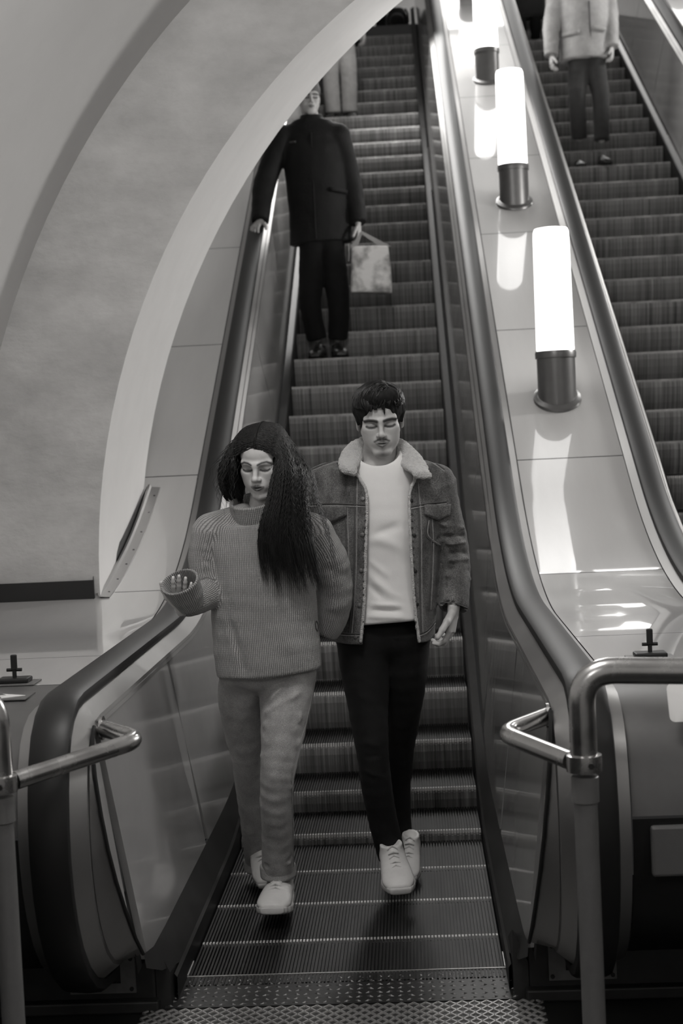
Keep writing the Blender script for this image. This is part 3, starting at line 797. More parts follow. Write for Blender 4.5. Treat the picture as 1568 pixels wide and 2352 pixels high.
def hand_sdf(S, wrist, d, palm_n, L=.185, curl=(.5, .5, .5, .5), spread=.12, thumb=1., tc=.5, k=.004, wr=.026):
    """wrist point, direction toward the fingers, palm normal (fingers curl toward it); five separate fingers"""
    d = np.asarray(d, float); d /= np.linalg.norm(d); n = np.asarray(palm_n, float); n -= d*(n@d); n /= np.linalg.norm(n); s = np.cross(n, d)*thumb
    w = np.asarray(wrist, float); u = L/.185
    pal = [w+d*.0, w+d*.035*u, w+d*.085*u]
    S.tube(pal, [wr*u, .034*u, .041*u], [.020*u, .017*u, .013*u], s, .008, cap=.5, name='palm')
    base = [.030, .010, -.011, -.030]; ln = [.072, .080, .074, .058]; rad = [.0090, .0092, .0088, .0078]; off = [.086, .092, .089, .080]
    tips = []
    for i in range(4):
        p = w+d*off[i]*u+s*base[i]*u; a = curl[i]*.55; dr = d+s*spread*(1.5-i)*.35; dr /= np.linalg.norm(dr); l = ln[i]*u; ang = a
        for j, fr in enumerate((.45, .30, .25)):
            dd = dr*math.cos(ang)+n*math.sin(ang); q = p+dd*l*fr
            S.cone(p, q, rad[i]*u*(1-.10*j), rad[i]*u*(1-.10*(j+1)), k, name='finger'); p = q; ang += curl[i]*1.0
        tips.append((p, dd, n*math.cos(ang)-d*math.sin(ang)))
    p = w+d*.028*u+s*.026*u; dd = (d*.62+s*.70+n*.25*tc); dd /= np.linalg.norm(dd)
    for j, (fr, rr) in enumerate(((.040, .0125), (.034, .0105), (.028, .0088))):
        q = p+dd*fr*u; S.cone(p, q, rr*u*1.08, rr*u, .006, name='finger'); p = q
        dd = dd+d*.30+n*.35*tc-s*.25*tc; dd /= np.linalg.norm(dd)
    return tips

# ------------------------------------------------------------------ people: materials
skin_m = mat('skin', .5, .48, spec=.4, vcol=True, var=.04, scale=60)
hair_m = mat('dark_hair', .012, .75, spec=.2)
hairb_m = mat('brown_hair', .013, .45, spec=.5, var=.5, scale=40)
def cloth(name, v, var=.12, scale=30, bump=.25, bscale=400, rough=.85, stretch=(1, 1, 1), fine=0., fscale=300.):
    m = mat(name, v, rough, spec=.25, var=var, scale=scale, bump=bump, bscale=bscale, stretch=stretch, fine=fine, fscale=fscale)
    m.node_tree.nodes['Principled BSDF'].inputs['Sheen Weight'].default_value = .15
    return m
denim_m = cloth('washed_denim', .11, .85, 12, .35, 500, fine=.5, fscale=260, stretch=(1.3, 1.3, .5))
denim_m.node_tree.nodes['Noise Texture'].inputs['Detail'].default_value = 9
jeans_m = cloth('pale_jeans', .33, .22, 18, .3, 500, fine=.25, fscale=420)
blackt_m = cloth('black_trousers', .006, .2, 30, .2, 400); blackt_m.node_tree.nodes['Principled BSDF'].inputs['Sheen Weight'].default_value = .02
tee_m = cloth('white_jersey', .74, .02, 20, .08, 300)
sherpa_m = cloth('sherpa_pile', .62, .12, 120, 1.0, 260)
coat_m = cloth('black_coat', .008, .25, 12, .25, 60, .7); coat_m.node_tree.nodes['Principled BSDF'].inputs['Sheen Weight'].default_value = .03
dark_m = cloth('dark_wool', .010, .25, 12, .3, 100)
parka_m = cloth('grey_parka', .30, .25, 8, .3, 40, .6)
pale_m = cloth('pale_trousers', .60, .15, 14, .3, 60)
shoe_m = mat('white_leather', .62, .42, var=.07, scale=20)
sole_m = mat('white_rubber', .48, .6, var=.08, scale=20)
bshoe_m = mat('black_leather', .012, .4)
thread_m = mat('seam_thread', .07, .8)
seamhi_m = mat('worn_seam', .22, .8, var=.3, scale=60)
def knit(name, v):
    m = bpy.data.materials.new(name); m.use_nodes = True; nt = m.node_tree; b = nt.nodes['Principled BSDF']; N = nt.nodes.new; L = nt.links.new
    b.inputs['Roughness'].default_value = .92; b.inputs['Specular IOR Level'].default_value = .15; b.inputs['Sheen Weight'].default_value = .25
    uv = N('ShaderNodeUVMap'); uv.uv_map = 'cloth'; sp = N('ShaderNodeSeparateXYZ'); L(uv.outputs[0], sp.inputs[0])
    def mth(op, a, c=None):
        n = N('ShaderNodeMath'); n.operation = op
        for i, q in enumerate((a, c)):
            if q is None: continue
            if isinstance(q, (int, float)): n.inputs[i].default_value = q
            else: L(q, n.inputs[i])
        return n.outputs[0]
    tn = N('ShaderNodeTexNoise'); tn.inputs['Scale'].default_value = 30; L(uv.outputs[0], tn.inputs[0])
    wob = mth('MULTIPLY', mth('SUBTRACT', tn.outputs[0], .5), .004)
    u = mth('ADD', sp.outputs[0], wob)
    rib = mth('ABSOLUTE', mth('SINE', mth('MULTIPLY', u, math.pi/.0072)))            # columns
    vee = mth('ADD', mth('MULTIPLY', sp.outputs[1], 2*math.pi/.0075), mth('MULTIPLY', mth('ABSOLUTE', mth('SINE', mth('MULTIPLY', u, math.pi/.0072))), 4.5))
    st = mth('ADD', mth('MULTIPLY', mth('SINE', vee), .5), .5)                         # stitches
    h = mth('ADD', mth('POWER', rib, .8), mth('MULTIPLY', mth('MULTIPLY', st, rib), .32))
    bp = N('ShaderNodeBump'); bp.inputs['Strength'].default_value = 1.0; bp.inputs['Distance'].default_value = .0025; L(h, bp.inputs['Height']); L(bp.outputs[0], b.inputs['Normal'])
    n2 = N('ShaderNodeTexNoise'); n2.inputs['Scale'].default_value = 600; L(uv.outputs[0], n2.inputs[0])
    mr = N('ShaderNodeMapRange'); mr.inputs[1].default_value = .25; mr.inputs[2].default_value = 1.25; mr.inputs[3].default_value = .45; mr.inputs[4].default_value = 1.12; L(h, mr.inputs[0])  # gaps between ribs darkened: occlusion painted into the yarn colour
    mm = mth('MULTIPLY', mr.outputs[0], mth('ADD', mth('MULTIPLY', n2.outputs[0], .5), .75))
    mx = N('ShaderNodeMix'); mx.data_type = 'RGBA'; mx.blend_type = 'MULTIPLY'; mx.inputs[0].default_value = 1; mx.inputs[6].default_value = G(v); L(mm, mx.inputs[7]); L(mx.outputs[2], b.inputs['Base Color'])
    return m
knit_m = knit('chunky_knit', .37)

from mathutils.bvhtree import BVHTree
def bvh_of(V, Fq): return BVHTree.FromPolygons(V.tolist(), Fq.tolist())
def onto(bv, px, py, lift=.003):
    """point of a garment under a place in the picture, lifted off the cloth"""
    d = FW+CR*(px-784)/F_PX-CU*(py-1176)/F_PX; d = d/np.linalg.norm(d)
    h = bv.ray_cast(Vector(CAM), Vector(d), 30)
    if h[0] is None: return None
    n = np.array(h[1]); n = n if n@d < 0 else -n
    return np.array(h[0])+n*lift, n
def dense(pts, n=14): return crom(np.array(pts, float), np.linspace(0, len(pts)-1, n))
def seam(name, bv, pts, r, m, parent, lift=.001, n=16):
    P = [onto(bv, x, y, lift) for x, y in dense(pts, n)]; P = [p[0] for p in P if p is not None]
    if len(P) < 3: return
    P = [p for i, p in enumerate(P) if i == 0 or np.linalg.norm(p-P[i-1]) < .06]
    b = MB(); b.tube(P, r, 6); return b.build(name, m, parent, True)
def patch(name, bv, quad, m, parent, th=.006, nu=10, nv=7, tip=0., lift=.002):
    """cloth patch between four picture corners (tl, tr, br, bl), laid on the garment; tip lowers the middle of the lower edge"""
    tl, tr, br, bl = [np.array(q, float) for q in quad]; rows = []
    for j in range(nv+1):
        v = j/nv; r = []
        for i in range(nu+1):
            u = i/nu; p = (tl*(1-u)+tr*u)*(1-v)+(bl*(1-u)+br*u)*v; p[1] += tip*v*(1-abs(2*u-1))
            h = onto(bv, p[0], p[1], lift+th*(1 if 0 < i < nu and j < nv else .35))
            if h is None: return None
            r.append(h[0])
        rows.append(r)
    b = MB(); b.grid(rows); n = len(b.v)
    o = b.build(name, m, parent, True); s = o.modifiers.new('thick', 'SOLIDIFY'); s.thickness = th*.8; s.offset = -1
    return o
def button(bv, px, py, r, m, parent):
    h = onto(bv, px, py, .001)
    if h is None: return
    p, n = h; b = MB(); b.tube([p, p+n*.003, p+n*.0045], [r, r, r*.6], 12); b.build('button', m, parent, True)
def garment(name, S, m, parent, waves=(), fold=(), col=None, uvs=None, rel=1):
    V, Q = S.mesh(); V = relax(V, Q, rel); N = vnormals(V, Q); h = np.zeros(len(V))
    for am, wv in waves: h += am*wv(V)
    if len(fold): h += folds(V, fold)
    V = V+N*h[:, None]
    uv = None
    if uvs:
        C = V[Q].mean(1); D = np.stack([S.field(C, nm) for nm, *_ in uvs], 1); w_ = D.argmin(1); uv = np.zeros((len(Q), 4, 2))
        for i, (nm, pts, side, r) in enumerate(uvs):
            m_ = w_ == i; P = V[Q[m_]].reshape(-1, 3); U, W_ = tube_uv(P, pts, side); U = U.reshape(-1, 4)
            U = U[:, :1]+((U-U[:, :1]+np.pi) % (2*np.pi)-np.pi)
            uv[m_, :, 0] = U*r; uv[m_, :, 1] = W_.reshape(-1, 4)
    return obj_np(name, V, Q, m, parent, uv=uv), V, Q
def shoe(parent, heel, toe, up=(0, 0, 1), w=1., white=True, laces=True, L=None):
    heel = np.asarray(heel, float); toe = np.asarray(toe, float); fy = toe-heel; Ln = np.linalg.norm(fy); fy /= Ln
    up = np.asarray(up, float); up = up-fy*(up@fy); up /= np.linalg.norm(up); fx = np.cross(fy, up); T = np.stack([fx, fy, up], 1); sc_ = Ln/.29
    e = bpy.data.objects.new('shoe', None); e.empty_display_size = .05; link(e, parent)
    um, sm = (shoe_m, sole_m) if white else (bshoe_m, bshoe_m)
    S = Sdf(.0035); S.frame(heel, T, sc_)
    S.tube([(0, .035, .045), (0, .10, .05), (0, .18, .045), (0, .235, .036), (0, .268, .032)], [.036*w, .040*w, .046*w, .047*w, .034*w], [.042, .042, .034, .027, .018], (1, 0, 0), .01, n=14, cap=.8)
    S.tube([(0, .055, .05), (0, .052, .10)], [.036*w, .035*w], [.045, .045], (1, 0, 0), .015, cap=.2)
    S.cone((0, .085, .088), (0, .16, .070), .022, .018, .02)
    S.ell((0, .050, .112), (.025*w, .034, .022), .008, 's')
    V, Q = S.mesh(); obj_np('upper', relax(V, Q, 1), Q, um, e)
    S = Sdf(.0035); S.frame(heel, T, sc_)
    S.tube([(0, .022, .018), (0, .08, .016), (0, .15, .014), (0, .22, .016), (0, .278, .024)], [.036*w, .041*w, .045*w, .051*w, .034*w], [.018, .018, .017, .017, .014], (1, 0, 0), .004, n=12, cap=.9, pw=4.)
    V, Q = S.mesh(); obj_np('sole', relax(V, Q, 1), Q, sm, e)
    if laces:
        bt = MB(); 
        for i in range(5):
            y = .105+i*.022; z = .1165-i*.0085
            bt.tube([heel+T@(np.array(p)*sc_) for p in ((-.020, y, z-.010), (0, y+.006*(1 if i % 2 else -1), z+.0005), (.020, y, z-.010))], .0032*sc_, 6)
        bt.build('laces', sole_m, e, True)
    return e
def strands_wave(P, t, amp, lam, rs, ph):
    """crimp strand points sideways"""
    n = P.shape[0]; L = np.concatenate([np.zeros((n, 1)), np.cumsum(np.linalg.norm(np.diff(P, axis=1), axis=2), 1)], 1)
    a = np.sin(L*2*np.pi/lam+ph[:, None])*amp*np.clip(L/.035, 0, 1); b = np.cos(L*2*np.pi/lam*1.03+ph[:, None]*1.7)*amp*.7*np.clip(L/.035, 0, 1)
    return P+a[..., None]*np.array([1., 0, 0])+b[..., None]*np.array([0, 1., 0])

# ------------------------------------------------------------------ the woman
def build_woman():
    e = empty('person', tuple(at(612, 2090, .5)*np.array([1, 1, 0])), 'woman with long crimped dark hair in a chunky knit sweater and pale jeans', 'person')
    e.location = (-.27, .5, 0); off = np.array([-.27, .5, 0])
    class Shift: pass
    e.location = (0, 0, 0)
    W = at
    # head
    HO = W(604, 1064, .50); HT = rot('Z', -14)@rot('X', 17)@rot('Y', 1); hs = .97
    B = Sdf(.0022); head_sdf(B, HO, HT, hs, male=False, wx=1.04)
    B.cone(HO+HT@V3(0, .02, -.05), W(602, 1190, .54), .047, .052, .02)
    hw = W(417, 1402, .355); H = Sdf(.0026); tips = hand_sdf(H, hw, V3(.14, -.62, .80), V3(.10, .80, .60), .165, (.10, .06, .10, .18), .12, -1., .5)
    V, Q = B.mesh(); V = relax(V, Q, 1, .35); col = face_colour(V, B, HO, HT, hs, .58, False, True, wx=1.04)
    Vh, Qh = H.mesh(); Q = np.concatenate([Q, Qh+len(V)]); V = np.concatenate([V, Vh]); col = np.concatenate([col, np.full(len(Vh), .58)])
    for p, d, n in tips:
        dd = np.linalg.norm(V-(p-n*.006), axis=1); m = soft(dd, .0055, .002); col = col*(1-m)+.85*m
    # inner trunk that joins head and hand under the clothes
    I = Sdf(.012)
    I.tube([W(602, 1190, .54), W(600, 1260, .54), W(608, 1400, .55), W(612, 1500, .56)], [.05, .11, .10, .08], [.05, .07, .07, .06], k=.03)
    I.cone(W(600, 1225, .54), W(490, 1225, .53), .05, .04, .03); I.cone(W(490, 1225, .53), W(482, 1345, .50), .035, .03, .02); I.cone(W(482, 1345, .50), hw, .03, .022, .02)
    I.cone(W(600, 1225, .54), W(725, 1230, .56), .05, .04, .03); I.cone(W(725, 1230, .56), W(772, 1350, .62), .035, .03, .02); I.cone(W(772, 1350, .62), W(757, 1440, .66), .03, .025, .02)
    I.cone(W(655, 1560, .53), W(638, 1780, .46), .045, .038, .02); I.cone(W(638, 1780, .48), W(639, 1985, .61), .032, .03, .02)
    I.cone(W(565, 1560, .58), W(570, 1750, .72), .045, .038, .02); I.cone(W(572, 1750, .73), W(592, 1960, .97), .032, .028, .02)
    V2, Q2 = I.mesh()
    obj_np('body', np.concatenate([V, V2]), np.concatenate([Q, Q2+len(V)]), skin_m, e, col=np.concatenate([col, np.full(len(V2), .5)]))
    # sweater
    S = Sdf(.0054)
    tor = [W(598, 1204, .53), W(600, 1226, .53), W(606, 1300, .53), W(607, 1420, .53), W(618, 1540, .53)]
    S.tube(tor, [.10, .185, .180, .186, .183], [.085, .105, .125, .13, .135], k=.03, cap=.12, n=16, name='torso')
    S.cone(W(560, 1195, .53), W(482, 1218, .53), .060, .060, .03, name='torso'); S.cone(W(650, 1195, .53), W(722, 1220, .55), .060, .062, .03, name='torso')
    ra = [W(484, 1222, .53), W(472, 1285, .53), W(482, 1350, .51), W(458, 1376, .43), W(425, 1386, .365)]
    S.tube(ra, [.060, .058, .056, .054, .052], [.060, .060, .056, .050, .046], (0, 1, .2), .018, n=14, cap=.2, name='right_arm')
    la = [W(722, 1225, .55), W(757, 1285, .58), W(770, 1355, .62), W(762, 1420, .65), W(750, 1452, .66)]
    S.tube(la, [.062, .062, .060, .055, .045], [.062, .064, .062, .055, .045], (0, 1, 0), .018, n=14, cap=.4, name='left_arm')
    fo = [(W(520, 1420, .42), W(560, 1545, .40), .018, -.010), (W(500, 1400, .42), W(545, 1520, .41), .016, .007), (W(500, 1300, .42), W(520, 1400, .41), .02, -.006),
          (W(470, 1270, .46), W(492, 1300, .50), .010, .006), (W(468, 1292, .46), W(490, 1320, .50), .009, .006), (W(466, 1252, .46), W(490, 1278, .50), .009, .005),
          (W(640, 1450, .40), W(700, 1530, .41), .03, .008), (W(745, 1300, .52), W(800, 1330, .58), .02, -.008), (W(750, 1400, .56), W(800, 1385, .60), .02, .008)]
    tu = [V3(*(tor[0]+V3(0, 0, .1)))]+tor
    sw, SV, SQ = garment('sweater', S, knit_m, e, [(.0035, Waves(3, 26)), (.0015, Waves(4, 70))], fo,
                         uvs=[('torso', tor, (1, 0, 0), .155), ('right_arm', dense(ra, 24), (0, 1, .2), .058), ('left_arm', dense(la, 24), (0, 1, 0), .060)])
    # mock neck collar
    S = Sdf(.004); c0, c1 = W(588, 1205, .53), W(579, 1150, .50); ax = (c1-c0)
    S.tube([c0, c0+ax*.5, c1], [.090, .082, .080], [.080, .078, .076], (1, 0, 0), .01, cap=.1, name='collar')
    S.tube([c0+ax*.25, c1+ax*.4], [.070, .070], [.064, .064], (1, 0, 0), .006, 's', cap=.1)
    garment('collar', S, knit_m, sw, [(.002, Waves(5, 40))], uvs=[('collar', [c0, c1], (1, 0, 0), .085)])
    # wide turned cuff around the right hand
    S = Sdf(.0035); c1 = W(412, 1336, .272); c0 = c1-V3(-.22, -.62, .75)*.115; ax = c1-c0
    S.tube([c0, c0+ax*.5, c1], [.046, .058, .068], [.042, .052, .060], (1, 0, .15), .008, cap=.15, name='cuff')
    S.tube([c0+ax*.25, c1+ax*.4], [.044, .064], [.040, .056], (1, 0, .15), .005, 's', cap=.2)
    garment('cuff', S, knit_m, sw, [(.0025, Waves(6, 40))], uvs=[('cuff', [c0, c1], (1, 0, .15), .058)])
    h = onto(bvh_of(SV, SQ), 727, 1438, .001)
    if h is not None:
        p, n = h; b = MB(); a = np.cross(n, V3(0, 0, 1)); a /= np.linalg.norm(a); c = np.cross(a, n)
        b.tube([p+(a*math.cos(t)*.011+c*math.sin(t)*.017) for t in np.linspace(0, 6.283, 20)], .0022, 6); b.build('emblem_ring', thread_m, sw, True)
    # jeans
    S = Sdf(.0055)
    fl = [W(662, 1540, .55), W(656, 1610, .52), W(645, 1720, .47), W(635, 1800, .47), W(637, 1900, .54), W(639, 1996, .61)]
    S.tube(fl, [.098, .090, .068, .0575, .0565, .057], [.098, .092, .078, .066, .062, .060], k=.012, n=20, cap=.15, name='front')
    bl = [W(562, 1540, .58), W(556, 1620, .62), W(570, 1740, .71), W(580, 1850, .84), W(592, 1975, .98)]
    S.tube(bl, [.090, .082, .062, .053, .050], [.095, .088, .074, .062, .056], k=.010, n=18, cap=.15, name='back')
    S.ell(W(612, 1545, .55), (.165, .12, .07), .02)
    fo = []
    for (x0, y0, x1, y1, w_, a) in ((605, 1640, 690, 1590, .012, .006), (600, 1668, 700, 1640, .010, .005), (640, 1690, 690, 1650, .009, .006), (600, 1735, 660, 1755, .010, .006), (650, 1745, 690, 1700, .009, .006),
                                    (605, 1775, 665, 1780, .008, -.004), (600, 1690, 640, 1700, .008, .003), (610, 1960, 670, 1985, .010, .006), (605, 1990, 672, 1970, .009, -.006), (640, 1830, 672, 1800, .008, .004),
                                    (640, 1570, 715, 1560, .012, -.005), (620, 1610, 650, 1575, .01, .005)):
        fo.append((W(x0, y0, .44 if y0 < 1900 else .55), W(x1, y1, .44 if y0 < 1900 else .55), w_*.95, a*1.9))
    je, JV, JQ = garment('jeans', S, jeans_m, e, [(.0025, Waves(8, 40)), (.0012, Waves(9, 110))], fo)
    for c, r, pts in ((W(638, 2002, .615), .060, None), (W(592, 1988, .985), .052, None)):
        S = Sdf(.004); S.tube([c+V3(0, 0, .022), c-V3(0, 0, .014)], [r+.003]*2, [r+.006]*2, k=.004, cap=.3); S.tube([c+V3(0, 0, -.005), c-V3(0, 0, .05)], [r-.010]*2, [r-.008]*2, k=.004, op='s', cap=.3)
        garment('turn_up', S, jeans_m, je, [(.0025, Waves(12, 60))])
    bv = bvh_of(JV, JQ)
    seam('side_seam', bv, [(722, 1560), (705, 1650), (678, 1740), (669, 1800), (672, 1900), (674, 1990)], .0022, seamhi_m, je, .0005, 26)
    shoe(e, (-.258, .69, .030), (-.270, .405, .044), (0, 0, 1), 1.28)
    shoe(e, (-.372, 1.04, .160), (-.325, .835, .012), (-.25, .5, 1), 1.1)
    # hair: scalp cap, then crimped strands parted above the forehead
    S = Sdf(.004); S.frame(HO, HT, hs)
    S.ell((0, .022, .044), (.083, .098, .086), .01); S.ell((.03, .02, -.02), (.068, .085, .09), .03); S.ell((-.035, .03, -.02), (.052, .075, .08), .03)
    S.ell((-.008, -.088, -.030), (.062, .078, .112), .012, 's'); S.ell((0, -.06, -.13), (.09, .09, .06), .02, 's')
    S.frame()
    def rows(px_pts): return np.array([W(*p) for p in px_pts])
    S.tube([W(640, 1040, .52), W(668, 1090, .49), W(664, 1160, .45), W(660, 1240, .43), W(668, 1290, .43)], [.020, .042, .060, .072, .050], [.02, .05, .045, .030, .015], k=.03, n=12)
    S.tube([W(560, 1040, .55), W(540, 1085, .55), W(545, 1140, .58)], [.02, .028, .03], [.03, .05, .04], k=.03, n=6)
    hc, HV, HQ = garment('hair', S, hair_m, e, [(.004, Waves(15, 120))])
    r = np.random.default_rng(5)
    def bundle(n, root_f, mids, hw, hd, clumps, lam, amp, rad, K=48, tipvar=.25):
        """strands gathered in crimped locks: each lock has its own place across the mass, length and wave phase"""
        cu = np.sort(r.uniform(-1, 1, clumps)); cv = r.uniform(0, 1, clumps); cl = 1-r.uniform(0, tipvar, clumps); cp = r.uniform(0, 6.28, clumps); cq = r.uniform(0, 1, clumps)
        c = r.integers(0, clumps, n); u = np.clip(cu[c]+r.normal(0, .09, n), -1, 1); v = cv[c]; q = np.clip(cq[c]*.5+r.uniform(0, 1, n)*.5, 0, 1)
        ctr = np.array([W(*m_) for m_ in mids]); M_ = len(ctr)
        P = np.zeros((n, M_+2, 3)); P[:, 0] = root_f(q, 0, u); P[:, 1] = root_f(q, 1, u)
        jit = r.normal(0, 1, (n, 3))
        for j in range(M_):
            tight = 1-.55*(j/(M_-1))**2                                   # locks close toward their tips
            uu = cu[c]+(u-cu[c])*tight
            fr = -np.sqrt(np.maximum(1-uu**2, 0.02))*(.45+.6*v)
            P[:, j+2] = ctr[j]+np.stack([uu*hw[j], fr*hd[j], 0*uu], 1)+jit*np.array([.0015, .003, .004])
        t_end = np.clip(cl[c]-np.abs(r.normal(0, .05, n)), .3, 1)
        tt = np.linspace(0, 1, K)[None]*(M_+1)*t_end[:, None]
        out = np.stack([crom(P[i], tt[i]) for i in range(n)])
        out = strands_wave(out, tt, amp, lam, r, cp[c]+r.normal(0, .25, n))
        rr = np.ones((n, K))*rad*r.uniform(.7, 1.3, (n, 1))*np.clip((1-np.linspace(0, 1, K))*5, .12, 1)[None]
        return out, rr
    def root_side(sg):
        def f(q, st, u):
            # the parting runs from the forehead over the crown; the second point lies over the side of the skull
            a = np.pi*(.10+.52*q)
            if st == 0: L = np.stack([.004-sg*.004+0*q, .022-np.cos(a)*.104, .050+np.sin(a)*.094], 1)
            else: L = np.stack([sg*(.057+.020*np.sin(a)), .018-np.cos(a)*.092, .022+np.sin(a)*.092], 1)
            return HO+(L*hs)@HT.T
        return f
    rootA, rootB = root_side(1), root_side(-1)
    pa, ra_ = bundle(2100, rootA, [(664, 1075, .45), (660, 1150, .42), (656, 1235, .40), (682, 1372, .40)], [.052, .068, .092, .108], [.080, .070, .05, .03], 70, .022, .0026, .0015, tipvar=.16)
    pb, rb_ = bundle(760, rootB, [(527, 1070, .50), (527, 1115, .53), (545, 1160, .58)], [.030, .030, .03], [.07, .06, .03], 30, .026, .0026, .0015, tipvar=.1)
    pw_, rw_ = bundle(40, rootB, [(514, 1080, .46), (507, 1140, .44), (518, 1205, .42)], [.05, .045, .045], [.07, .05, .03], 20, .05, .004, .0007, tipvar=.5)
    pe_, re_ = bundle(110, rootA, [(672, 1075, .45), (676, 1150, .42), (694, 1240, .41), (722, 1380, .41)], [.060, .085, .10, .10], [.085, .075, .06, .04], 50, .026, .0045, .0008)
    ribbons('strands', np.concatenate([pa, pb, pw_, pe_]), np.concatenate([ra_, rb_, rw_, re_]), hairb_m, hc)
    return e

# ------------------------------------------------------------------ the man
def build_man():
    e = empty('person', (0, 0, 0), 'man with short dark hair and moustache in an open denim jacket', 'person')
    W = at
    HO = W(872, 968, .80); HT = rot('Z', 3)@rot('X', 14)@rot('Y', -2); hs = 1.0
    B = Sdf(.0022); head_sdf(B, HO, HT, hs, True, wx=1.07)
    B.cone(HO+HT@V3(0, .022, -.055), W(868, 1085, .86), .058, .064, .02)
    B.ell(W(868, 1100, .86), (.12, .07, .05), .04)
    hw = W(1042, 1392, .775); H = Sdf(.0026); hand_sdf(H, hw, V3(-.16, -.12, -1), V3(-1, .25, .1), .205, (.62, .85, 1.0, 1.1), .04, 1., .5, wr=.029)
    V, Q = B.mesh(); V = relax(V, Q, 1, .35); col = face_colour(V, B, HO, HT, hs, .47, True, False, 1., 1.07)
    Vh, Qh = H.mesh(); Q = np.concatenate([Q, Qh+len(V)]); V = np.concatenate([V, Vh]); col = np.concatenate([col, np.full(len(Vh), .47)])
    I = Sdf(.013)
    I.tube([W(868, 1090, .86), W(868, 1150, .86), W(872, 1300, .86), W(880, 1410, .87)], [.07, .13, .12, .08], [.05, .06, .07, .06], k=.03)
    I.cone(W(868, 1130, .86), W(1005, 1125, .84), .06, .05, .03); I.cone(W(1005, 1125, .84), W(1038, 1265, .87), .035, .028, .02); I.cone(W(1038, 1265, .87), hw, .028, .024, .02)
    I.cone(W(868, 1130, .86), W(735, 1130, .86), .06, .05, .03); I.cone(W(735, 1130, .86), W(725, 1265, .95), .045, .038, .02); I.cone(W(725, 1265, .95), W(745, 1400, 1.0), .036, .026, .02)
    I.cone(W(838, 1480, .83), W(858, 1740, .74), .04, .030, .02); I.cone(W(858, 1740, .74), W(880, 1885, .775), .022, .02, .01); I.cone(W(880, 1885, .775), W(896, 1945, .795), .02, .02, .01)
    I.cone(W(925, 1480, .86), W(916, 1740, 1.02), .04, .030, .02); I.cone(W(915, 1740, 1.03), W(918, 1890, 1.10), .018, .018, .01); I.cone(W(918, 1890, 1.10), W(924, 1955, 1.08), .018, .018, .01)
    V2, Q2 = I.mesh()
    obj_np('body', np.concatenate([V, V2]), np.concatenate([Q, Q2+len(V)]), skin_m, e, col=np.concatenate([col, np.full(len(V2), .46)]))
    # tee
    S = Sdf(.005)
    S.tube([W(868, 1040, .86), W(868, 1072, .85), W(868, 1112, .84), W(872, 1200, .83), W(880, 1330, .83), W(888, 1425, .82)], [.078, .112, .160, .175, .165, .160], [.075, .092, .112, .128, .128, .135], k=.02, cap=.1, n=18, name='t')
    S.ell(W(868, 1030, .80), (.080, .10, .072), .006, 's')
    fo = [(W(835, 1388, .69), W(960, 1392, .69), .009, .010), (W(835, 1402, .69), W(960, 1404, .69), .007, -.010), (W(835, 1416, .69), W(960, 1420, .69), .010, .008), (W(850, 1325, .70), W(905, 1372, .69), .014, .009), (W(845, 1345, .70), W(880, 1375, .69), .012, -.007), (W(850, 1232, .70), W(915, 1208, .70), .016, -.008), (W(860, 1235, .70), W(930, 1262, .70), .022, .009), (W(850, 1290, .70), W(900, 1330, .69), .012, .006), (W(900, 1360, .69), W(950, 1385, .69), .010, .008)]
    te, TV, TQ = garment('sweatshirt', S, tee_m, e, [(.0015, Waves(21, 30))], fo)
    bvt = bvh_of(TV, TQ)
    # jacket
    S = Sdf(.0054)
    tor = [W(869, 1082, .84), W(868, 1108, .84), W(868, 1200, .83), W(873, 1330, .83), W(877, 1420, .83), W(878, 1466, .83)]
    S.tube(tor, [.130, .225, .232, .214, .198, .194], [.10, .125, .155, .158, .155, .152], k=.02, cap=.08, n=18, name='torso')
    S.cone(W(800, 1092, .85), W(735, 1112, .85), .062, .068, .03, name='torso'); S.cone(W(940, 1090, .84), W(1003, 1108, .83), .062, .068, .03, name='torso')
    la = [W(1003, 1115, .83), W(1022, 1190, .85), W(1040, 1270, .86), W(1044, 1340, .83), W(1041, 1398, .785)]
    S.tube(la, [.068, .064, .060, .056, .052], [.070, .066, .062, .056, .050], (1, 0, 0), .02, n=14, cap=.12, name='left_arm')
    ra = [W(735, 1120, .86), W(722, 1190, .91), W(726, 1270, .96), W(735, 1340, .99), W(745, 1410, 1.01)]
    S.tube(ra, [.068, .064, .060, .056, .052], [.070, .066, .062, .056, .050], (1, 0, 0), .02, n=14, cap=.12, name='right_arm')
    S.tube([W(868, 1060, .84), W(872, 1200, .83), W(880, 1330, .83), W(882, 1500, .83)], [.150, .202, .190, .176], [.10, .134, .138, .134], k=.004, op='s', cap=.2, n=12)
    S.tube([la[-1]+V3(0, 0, .03), la[-1]-V3(0, 0, .06)], .040, .038, (1, 0, 0), .004, 's', cap=.3)
    ed = np.array([(1000, 808, 945), (1085, 818, 952), (1105, 832, 948), (1140, 845, 937), (1250, 843, 940), (1400, 838, 950), (1500, 831, 960)], float)
    lw = np.array([W(r_[1], r_[0], .67) for r_ in ed]); rw = np.array([W(r_[2], r_[0], .67) for r_ in ed])
    zs = lw[::-1, 2]; xl = lw[::-1, 0]; xr = rw[::-1, 0]
    def opening(P):
        z = P[..., 2]; a = np.interp(z, zs, xl); b = np.interp(z, zs, xr)
        return np.maximum(np.maximum(a-P[..., 0], P[..., 0]-b), P[..., 1]-.80)
    S.half(opening, W(700, 1520, .5), np.array([.75, .85, 1.75]), .003, 's')
    fo = []
